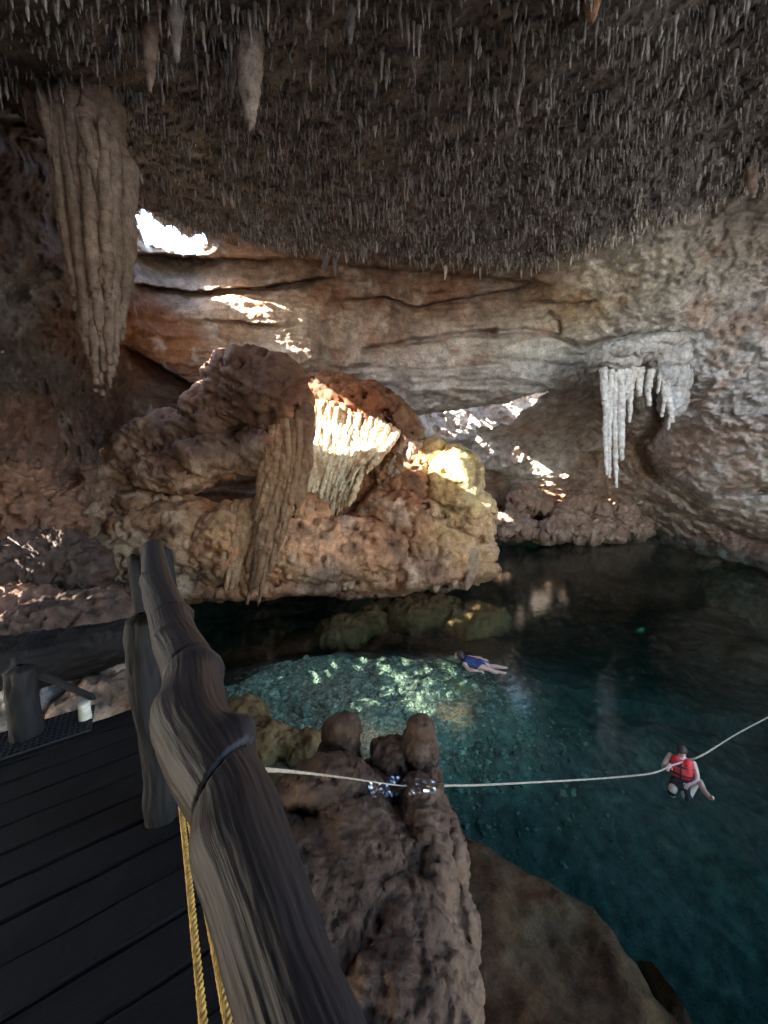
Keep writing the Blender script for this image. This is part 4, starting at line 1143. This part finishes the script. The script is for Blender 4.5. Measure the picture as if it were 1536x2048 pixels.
# charred upright under the rail
pb = onz(326, 1628, DZ)
wood('post', [pb + np.array([0, 0, -.25]), pb, pb + np.array([.008, .01, .22]), pb + np.array([-.006, 0, .5]), pb + np.array([.0, .01, .78]), pb + np.array([.01, .01, .96])], [.062, .060, .075, .058, .05, .06, .066, .05], rail, M_CHAR, 120, 56, .012, 9, twist=.2)
q = pts[0]
for (dx, dy, r_, top) in [(-.10, .03, .042, -.06), (.10, .10, .05, -.03)]:
    p = q + np.array([dx, dy - .12, 0])
    wood('post', [p + np.array([.02, 0, -1.9]), p + np.array([.01, 0, -.9]), p + np.array([0, 0, top + .04])], [r_ * 1.1, r_, r_ * .9], rail, M_CHAR, 60, 28, .005, 12 + int(dx * 100), twist=.1)

# ------------------------------------------------------------------ timber barrier and small things at the end of the deck
bar = thing('timber_barrier', 'dark log barrier on a black post closing off the end of the deck', 'barrier', onz(57, 1474, DZ))
wood('crossbar', [at(-120, 1345, 2.7), at(40, 1325, 2.85), at(160, 1302, 3.0), at(275, 1272, 3.15)], [.20, .20, .18, .15], bar, M_CHAR, 140, 64, .03, 22)
pb = onz(57, 1472, DZ)
wood('post', [pb + np.array([0, 0, -.2]), pb + np.array([0, 0, .2]), pb + np.array([.0, .02, .45])], [.075, .07, .065], bar, M_CHAR, 60, 36, .014, 23)
wood('brace', [at(70, 1345, 2.35), at(120, 1366, 2.4), at(192, 1398, 2.45)], [.022, .022, .018], bar, M_CHAR, 40, 16, .002, 24)
M_STUB = plain_mat('pale_cut_wood', (.52, .46, .36), .7, .25, 30, .3, .3)
pb = onz(172, 1441, DZ)
V, Fl = tube_geo([pb, pb + np.array([0, 0, .02]), pb + np.array([0, 0, .075]), pb + np.array([.002, 0, .118]), pb + np.array([.002, 0, .126])], np.array([.034, .036, .033, .035, .028]), 18)
o = link('wood_stub', mesh_np('wood_stub', V - pb, Fl, None, M_STUB))
o.location = pb; o['label'] = 'short pale sawn wooden stub at the end of the deck'; o['category'] = 'wood stub'
# rubber grid mat
M_MAT = plain_mat('black_rubber', (.012, .012, .013), .6, .2, 40, .1, .3)
c00, c10 = onz(-160, 1520, DZ), onz(188, 1432, DZ)
mat_o = thing('grid_mat', 'black grid mat lying on the end planks of the deck', 'mat', c00)
ux = np.append(pd, 0); uy = -np.append(rd_, 0)
L1 = float((c10 - c00) @ ux); L2 = 0.30
mo = c00 + np.array([0, 0, .010])
bars = Blob()
for i in range(int(L1 / .03) + 1):
    V, Fl = box_geo(mo + ux * (i * .03) + uy * L2 / 2, ux, uy, np.array([0, 0, 1.]), .004, L2 / 2, .0065); bars.add(V, Fl)
for j in range(int(L2 / .03) + 1):
    V, Fl = box_geo(mo + uy * (j * .03) + ux * L1 / 2 + np.array([0, 0, .001]), ux, uy, np.array([0, 0, 1.]), L1 / 2, .004, .0065); bars.add(V, Fl)
child('lattice', bars.V, bars.F, mat_o, M_MAT, smooth=False)

# ------------------------------------------------------------------ ropes
def rope_geo(path, r, pitch, n, strands=3, m=6):
    path = spline(path, n)
    pts_, T, Nn, B = frames(path)
    s_ = np.concatenate([[0], np.cumsum(np.linalg.norm(np.diff(pts_, axis=0), axis=1))])
    Vs, Fs, o_ = [], [], 0
    for k in range(strands):
        a = 2 * math.pi * (k / strands) + s_ / pitch * 2 * math.pi
        c_ = pts_ + r * .5 * (np.cos(a)[:, None] * Nn + np.sin(a)[:, None] * B)
        V, Fl = tube_geo(c_, r * .58, m)
        Vs.append(V); Fs.extend([tuple(i + o_ for i in f) for f in Fl]); o_ += len(V)
    return np.vstack(Vs), Fs
def rope(name, label, path, r, pitch, n, mat):
    V, Fl = rope_geo(path, r, pitch, n)
    loc = np.asarray(path[0], float)
    o = link(name, mesh_np(name, V - loc, tri(Fl), None, mat))
    o.location = loc; o['label'] = label; o['category'] = 'rope'
    return o
M_YEL = plain_mat('yellow_rope', (.50, .29, .07), .7, .45, 60, .4, .3)
M_WHT = plain_mat('pale_rope', (.36, .29, .22), .8, .35, 40, .4, .2)
rope('rope', 'yellow twisted rope stretched along the deck side of the log rail', [onz(346, 1420, 4.2), onz(352, 1500, 4.2), onz(361, 1600, 4.2), onz(376, 1740, 4.2), onz(392, 1900, 4.2), onz(410, 2080, 4.2)], .0062, .03, 260, M_YEL)
rope('rope', 'yellow twisted rope half hidden under the log rail', [onz(358, 1480, 4.24), onz(366, 1550, 4.24), onz(382, 1650, 4.24), onz(408, 1785, 4.24), onz(432, 1910, 4.24), onz(462, 2080, 4.24)], .0062, .03, 260, M_YEL)
hand = onz(1339, 1533, .05)
rope('rope', 'pale safety rope from the knobbly rock out to the swimmer in red', [at(520, 1602, 3.45), at(640, 1599, 3.62), at(760, 1587, 3.72), at(862, 1573, 3.78), at(960, 1570, 4.2), at(1080, 1564, 4.75), at(1200, 1557, 5.3), onz(1300, 1547, .10), hand, onz(1375, 1520, -.03), onz(1405, 1510, .02), at(1470, 1470, 6.55), at(1540, 1432, 6.9), at(1640, 1375, 7.4)], .013, .08, 900, M_WHT)
rope('rope', 'dull thin rope slung from the log across to the knobbly rock', [onz(505, 1538, 4.35), at(600, 1545, 1.4), at(700, 1557, 2.4), at(790, 1570, 3.3), at(866, 1578, 3.78)], .006, .05, 300, M_WHT)
kn = at(862, 1575, 3.77)
bb = Blob()
for k in range(4):
    a = np.linspace(0, 2 * math.pi, 13)[:-1]
    cpts = [kn + np.array([.03 * math.cos(x) + .008 * k - .012, .02 * math.sin(x + k), .032 * math.sin(x) + .006 * k]) for x in np.append(a, 2 * math.pi)]
    bb.tube(cpts, .012, 7)
bb.tube([kn, kn + np.array([.02, -.02, -.06]), kn + np.array([.025, -.02, -.12])], .010, 7)
o = link('rope_knot', mesh_np('rope_knot', np.array(bb.V) - kn, tri(bb.F), None, M_WHT)); o.location = kn
o['label'] = 'pale knot tying the safety rope to the rock knob'; o['category'] = 'knot'

# ------------------------------------------------------------------ swimmers
M_SKIN = plain_mat('skin', (.56, .34, .27), .5, .12, 14, .05, .4)
M_HAIR = plain_mat('dark_hair', (.022, .015, .012), .5, .4, 60, .4, .4)
M_NAVY = plain_mat('navy_fabric', (.030, .045, .13), .7, .2, 40, .1, .2)
M_RED = plain_mat('red_fabric', (.62, .025, .03), .6, .15, 30, .15, .3)
M_BLACK = plain_mat('black_strap', (.015, .014, .015), .6, .2, 40, .1, .3)

def limb(b, *pr):
    P_ = [p for p, r in pr]; R_ = [r for p, r in pr]
    n = 6 * len(P_)
    pp = spline(P_, n) if len(P_) > 2 else np.linspace(P_[0], P_[1], n)
    b.tube(pp, np.interp(np.linspace(0, 1, n), np.linspace(0, 1, len(R_)), R_), 12)
    b.ell(P_[0], [R_[0]] * 3, None, 8, 10); b.ell(P_[-1], [R_[-1]] * 3, None, 8, 10)
def hand_geo(b, wrist, fwd, side, curl):
    """palm and five unequal bent fingers; curl is the direction the fingers bend towards"""
    fwd = fwd / np.linalg.norm(fwd); side = side - fwd * (side @ fwd); side /= np.linalg.norm(side)
    curl = curl - fwd * (curl @ fwd) - side * (curl @ side); curl /= np.linalg.norm(curl)
    palm = wrist + fwd * .045
    b.ell(palm, (.042, .046, .018), np.stack([side, fwd, curl], 1), 8, 12)
    for k, (o_, l_) in enumerate([(-.03, .062), (-.01, .075), (.01, .08), (.03, .072)]):
        a = palm + side * o_ + fwd * .035
        m1 = a + fwd * l_ * .55 + curl * l_ * .15
        e = m1 + fwd * l_ * .25 + curl * l_ * .4
        limb(b, (a, .0095), (m1, .009), (e, .0075))
    a = palm + side * .036 - fwd * .012
    limb(b, (a, .012), (a + side * .03 + fwd * .028, .0105), (a + side * .03 + fwd * .05 + curl * .02, .009))
def head_geo(b, c, up, face, k=1.0):
    side = np.cross(up, face)
    Rm = np.stack([side, face, up], 1)
    b.ell(c, (.074 * k, .094 * k, .112 * k), Rm)
    b.ell(c + face * .03 - up * .07, (.052 * k, .06 * k, .05 * k), Rm)
    b.ell(c + face * .098 - up * .012, (.012, .018, .02), Rm, 6, 8)
    b.ell(c + face * .085 - up * .055, (.024, .012, .009), Rm, 6, 8)
    for sg in (-1, 1):
        b.ell(c + side * sg * .075 - up * .01, (.010, .02, .03), Rm, 6, 8)
        b.ell(c + face * .083 + side * sg * .032 + up * .022, (.016, .008, .006), Rm, 6, 8)
def nrmz(v):
    v = np.asarray(v, float); return v / np.linalg.norm(v)
UP = np.array([0, 0, 1.0])

# swimmer in navy, prone, head lifted
hd = onz(915, 1309, .10); ft = onz(1004, 1341, -.12)
ax = hd - ft; ax[2] = 0; Lb = np.linalg.norm(ax); h_ = ax / Lb
sd = np.cross(h_, UP)            # towards the right hand of a prone swimmer
def S1(a, b_, c_):               # a along the body from feet to head as a fraction, b to the side, c up
    return np.array([ft[0], ft[1], -.045]) + h_ * (a * Lb) + sd * b_ + UP * c_
p1 = thing('person', 'swimmer in navy top with dark hair floating face forward over the gravel', 'person', S1(.5, 0, 0))
b1 = Blob()
hc = S1(.97, 0, .14)
pel, chest, neck = S1(.48, 0, -.03), S1(.76, 0, .02), S1(.88, 0, .05)
Rb = np.stack([sd, h_, UP], 1)
b1.ell(S1(.70, 0, .0), (.17, .24, .105), Rb); b1.ell(S1(.79, 0, .02), (.20, .12, .09), Rb); b1.ell(S1(.52, 0, -.02), (.165, .16, .105), Rb)
limb(b1, (S1(.84, 0, .04), .06), (S1(.93, 0, .10), .055))
head_geo(b1, hc, nrmz(UP * .85 - h_ * .35), nrmz(h_ * .9 + UP * .3))
for sg in (-1, 1):
    limb(b1, (S1(.80, .19 * sg, .02), .055), (S1(.68, .30 * sg, -.03), .045), (S1(.56, .33 * sg, -.02), .038), (S1(.47, .30 * sg, -.03), .028))
    hand_geo(b1, S1(.47, .30 * sg, -.03), -h_, sd * -sg, -UP)
    limb(b1, (S1(.49, .09 * sg, -.03), .088), (S1(.30, .12 * sg, -.06 - .03 * sg), .060), (S1(.27, .12 * sg, -.06 - .03 * sg), .057), (S1(.15, .13 * sg, -.07), .052), (S1(.03, .12 * sg, -.06), .034))
    limb(b1, (S1(.03, .12 * sg, -.06), .036), (S1(-.04, .13 * sg, -.06), .034), (S1(-.09, .13 * sg, -.05), .022))
V, Fq = b1.build(.009, 2)
child('body', V, Fq, p1, M_SKIN)
b2 = Blob()
b2.ell(S1(.70, 0, .005), (.18, .25, .115), Rb); b2.ell(S1(.79, 0, .025), (.195, .11, .098), Rb); b2.ell(S1(.51, 0, -.015), (.178, .16, .118), Rb)
V, Fq = b2.build(.012, 2); V = rockify(V, Fq, .006, .004, .002, s=6)
child('swim_top', V, Fq, p1, M_NAVY)
b3 = Blob()
b3.ell(hc - h_ * .035 + UP * .02, (.086, .098, .11), Rb); b3.ell(hc - h_ * .09 - UP * .05, (.07, .06, .07), Rb)
V, Fq = b3.build(.010, 1); V = rockify(V, Fq, .01, .008, .003, s=8)
child('hair', V, Fq, p1, M_HAIR)

# swimmer in a red life vest, facing the shore, one hand on the rope
c0 = onz(1371, 1514, 0.0) + np.array([0, 0, -.27])
d_ = nrmz([c0[0], c0[1], 0]); tc = -d_; rt = np.cross(d_, UP)      # rt points to the right in the picture
def S2(a, b_, c_):               # a right, b towards the shore, c up
    return c0 + rt * a + tc * b_ + UP * c_
def sc2(V):
    return hand + (np.asarray(V) - hand) * 0.76
p2 = thing('person', 'swimmer in red life vest with black straps holding the pale rope', 'person', S2(0, 0, 0))
b1 = Blob()
tu = nrmz(UP * .95 - tc * .3)                                      # the trunk leans back
tf = nrmz(tc * .95 + UP * .3)
Rb2 = np.stack([np.cross(tf, tu), tf, tu], 1)
b1.ell(S2(0, 0, .04), (.16, .105, .27), Rb2); b1.ell(S2(0, -.08, .19), (.19, .09, .10), Rb2); b1.ell(S2(0, .12, -.2), (.16, .11, .14), Rb2)
hc = S2(.0, -.09, .40)
limb(b1, (S2(0, -.12, .24), .06), (S2(0, -.13, .36), .054))
head_geo(b1, hc, nrmz(UP * .8 + tc * .5 + rt * .1), nrmz(tc * .7 - UP * .6 + rt * .2))
limb(b1, (S2(-.20, -.10, .20), .057), (S2(-.285, .03, .06), .046), (S2(-.30, .12, .02), .042), (hand + UP * .03 - tc * .02, .030))
hand_geo(b1, hand + UP * .035 - tc * .03, nrmz(tc * .6 - UP * .4 - rt * .2), rt, nrmz(-UP))
limb(b1, (S2(.20, -.10, .20), .057), (S2(.27, -.02, -.02), .046), (S2(.22, .12, -.09), .040), (S2(.14, .26, -.06), .029))
hand_geo(b1, S2(.14, .26, -.06), nrmz(tc - rt * .4), -rt, nrmz(-UP))
k1 = hand + (onz(1396, 1562, -.30) - hand) / .76; f1 = hand + (onz(1420, 1596, -.10) - hand) / .76
limb(b1, (S2(.09, .16, -.25), .088), (S2(.12, .30, -.32), .08), (k1, .058), (k1 * .55 + f1 * .45 + UP * -.02, .054), (f1, .036))
limb(b1, (f1, .036), (f1 + nrmz(f1 - k1) * .10 + UP * .05, .036), (f1 + nrmz(f1 - k1) * .15 + UP * .09, .024))
k2 = S2(-.12, -.02, -.66); f2 = S2(-.10, -.42, -.80)
limb(b1, (S2(-.09, .16, -.25), .088), (S2(-.13, .28, -.36), .08), (k2, .058), (k2 * .55 + f2 * .45, .052), (f2, .036))
limb(b1, (f2, .036), (f2 + tc * .07 - UP * .05, .034), (f2 + tc * .12 - UP * .09, .022))
V, Fq = b1.build(.009, 2)
child('body', sc2(V), Fq, p2, M_SKIN)
b2 = Blob()
b2.ell(S2(0, .0, .02), (.205, .165, .25), Rb2); b2.ell(S2(-.10, -.02, .12), (.10, .15, .17), Rb2); b2.ell(S2(.10, -.02, .12), (.10, .15, .17), Rb2)
V, Fq = b2.build(.011, 2); V = rockify(V, Fq, .008, .006, .002, s=5)
vest = child('life_vest', sc2(V), Fq, p2, M_RED)
def ring(cc, rx, ry, r_, flat):
    a = np.linspace(0, 2 * math.pi, 41)
    return tube_geo([cc + Rb2[:, 0] * rx * math.cos(x) + Rb2[:, 1] * ry * math.sin(x) for x in a], r_, 8, flat=flat)
for (hh, rx, ry) in ((.10, .205, .172), (-.06, .210, .17)):
    V, Fl = ring(S2(0, 0, .02) + tu * hh, rx, ry, .017, 1.0)
    child('strap', sc2(V), Fl, vest, M_BLACK)
V, Fl = tube_geo([S2(0, 0, .02) + tu * q_ + tf * .172 * math.sqrt(max(0.05, 1 - (q_ / .27) ** 2)) for q_ in np.linspace(-.2, .2, 12)], .013, 8)
child('zip', sc2(V), Fl, vest, M_BLACK)
b3 = Blob()
hr = np.stack([rt, tc, UP], 1)
b3.ell(hc + UP * .035 - tc * .005, (.088, .105, .095), hr); b3.ell(hc - tc * .06 - UP * .05, (.08, .06, .08), hr)
V, Fq = b3.build(.010, 1); V = rockify(V, Fq, .01, .008, .003, s=8)
child('hair', sc2(V), Fq, p2, M_HAIR)
M_DARKS = plain_mat('dark_shorts', (.010, .014, .022), .7, .2, 40, .1, .2)
b4 = Blob()
b4.ell(S2(0, .13, -.2), (.185, .14, .15), Rb2)
limb(b4, (S2(.09, .16, -.25), .10), (S2(.12, .30, -.32), .09)); limb(b4, (S2(-.09, .16, -.25), .10), (S2(-.13, .28, -.36), .09))
V, Fq = b4.build(.012, 2)
child('shorts', sc2(V), Fq, p2, M_DARKS)

# ------------------------------------------------------------------ small green sprigs at the back of the outcrop
M_LEAF = plain_mat('leaf', (.16, .30, .05), .5, .3, 30, .1, .4)
def sprig(label, base, tip, leaves, size, seed):
    r_ = np.random.default_rng(seed)
    root = thing('fern_sprig', label, 'plant', base)
    pth = spline([base, (base + tip) / 2 + np.array([.04, -.05, .05]), tip], 14)
    V, Fl = tube_geo(pth, np.linspace(.02, .006, 14), 6)
    child('stem', V, Fl, root, M_LEAF)
    for i in range(leaves):
        p = pth[2 + int(11 * i / leaves)]
        dr = nrmz(np.array([(-1) ** i, r_.normal() * .4 - .3, .25 + .4 * r_.normal()]))
        sd_ = nrmz(np.cross(dr, UP)); up_ = np.cross(sd_, dr)
        l_ = size * (0.8 + .5 * r_.random()); w_ = l_ * .17
        Vl = [p, p + dr * l_ * .35 + sd_ * w_ + up_ * l_ * .05, p + dr * l_ * .35 - sd_ * w_ + up_ * l_ * .05, p + dr * l_ * .4 + up_ * l_ * .1, p + dr * l_ * .75 + sd_ * w_ * .7, p + dr * l_ * .75 - sd_ * w_ * .7, p + dr * l_ * .78 + up_ * l_ * .05, p + dr * l_ - up_ * l_ * .08]
        child('leaf', Vl, [(0, 1, 3), (0, 3, 2), (1, 4, 6, 3), (2, 3, 6, 5), (4, 7, 6), (5, 6, 7)], root, M_LEAF)
sprig('bright green fern sprig at the top edge of the outcrop', at(446, 775, 14.2), at(428, 736, 14.3), 11, .36, 5)
sprig('pale green low sprig on the slope of the outcrop', at(372, 842, 14.4), at(360, 824, 14.4), 7, .3, 6)

# ------------------------------------------------------------------ clear plastic film on the rock, glossy film added as a wet glint on the log
from mathutils.bvhtree import BVHTree
M_FILM, t, b = nodes_of('clear_film')
N = t.nodes.new; L = t.links.new
tr2 = N('ShaderNodeBsdfTransparent'); gl2 = N('ShaderNodeBsdfGlossy'); gl2.inputs['Roughness'].default_value = 0.16; gl2.inputs['Color'].default_value = (.9, .92, .95, 1)
mx2 = N('ShaderNodeMixShader'); mx2.inputs[0].default_value = 0.30
L(tr2.outputs[0], mx2.inputs[1]); L(gl2.outputs[0], mx2.inputs[2]); L(mx2.outputs[0], t.nodes['Material Output'].inputs['Surface'])
def film(label, tree, poly_top, poly_bot, n, m, lift, amp, seed):
    T_ = spline([(x, y, 0) for x, y in poly_top], n); B_ = spline([(x, y, 0) for x, y in poly_bot], n)
    V = np.zeros((n, m, 3)); last = None
    for i in range(n):
        for j in range(m):
            q_ = T_[i] * (1 - j / (m - 1)) + B_[i] * (j / (m - 1))
            d = nrmz(ray(q_[0], q_[1]))
            hit = tree.ray_cast(Vector(P0), Vector(d))
            if hit[0] is not None:
                last = np.array(hit[0])
            V[i, j] = (last if last is not None else P0 + d * 3.7) - d * lift
    V = V.reshape(-1, 3)
    V = V + np.array([0, 0, 1]) * (amp * (fbm(V * 14 + seed, 3, ridged=True) + 0.6))[:, None]
    ii = np.arange(n * m).reshape(n, m)
    Fq = np.stack([ii[:-1, :-1], ii[1:, :-1], ii[1:, 1:], ii[:-1, 1:]], 2).reshape(-1, 4)
    loc = V.mean(0)
    o = link('glossy_film', mesh_np('glossy_film', V - loc, Fq, None, M_FILM, False))
    o.location = loc; o['label'] = label; o['category'] = 'plastic film'
tree_rock = BVHTree.FromPolygons([tuple(v) for v in NEAR_V], [tuple(int(k) for k in f) for f in NEAR_F])
film('crumpled clear plastic film wrapped under the rope on the knobbly rock', tree_rock, [(735, 1572), (790, 1556), (870, 1566)], [(745, 1602), (800, 1596), (872, 1592)], 26, 8, .012, .022, 3)
lv_ = np.array([log.matrix_world @ v.co + Vector(rail.location) for v in log.data.vertices])
tree_log = BVHTree.FromPolygons([tuple(v) for v in lv_], [tuple(p.vertices) for p in log.data.polygons])
film('small glossy film added as a wet glint in the groove of the log rail', tree_log, [(392, 1636), (404, 1622), (420, 1604)], [(388, 1652), (402, 1642), (424, 1618)], 12, 5, .004, .004, 5)
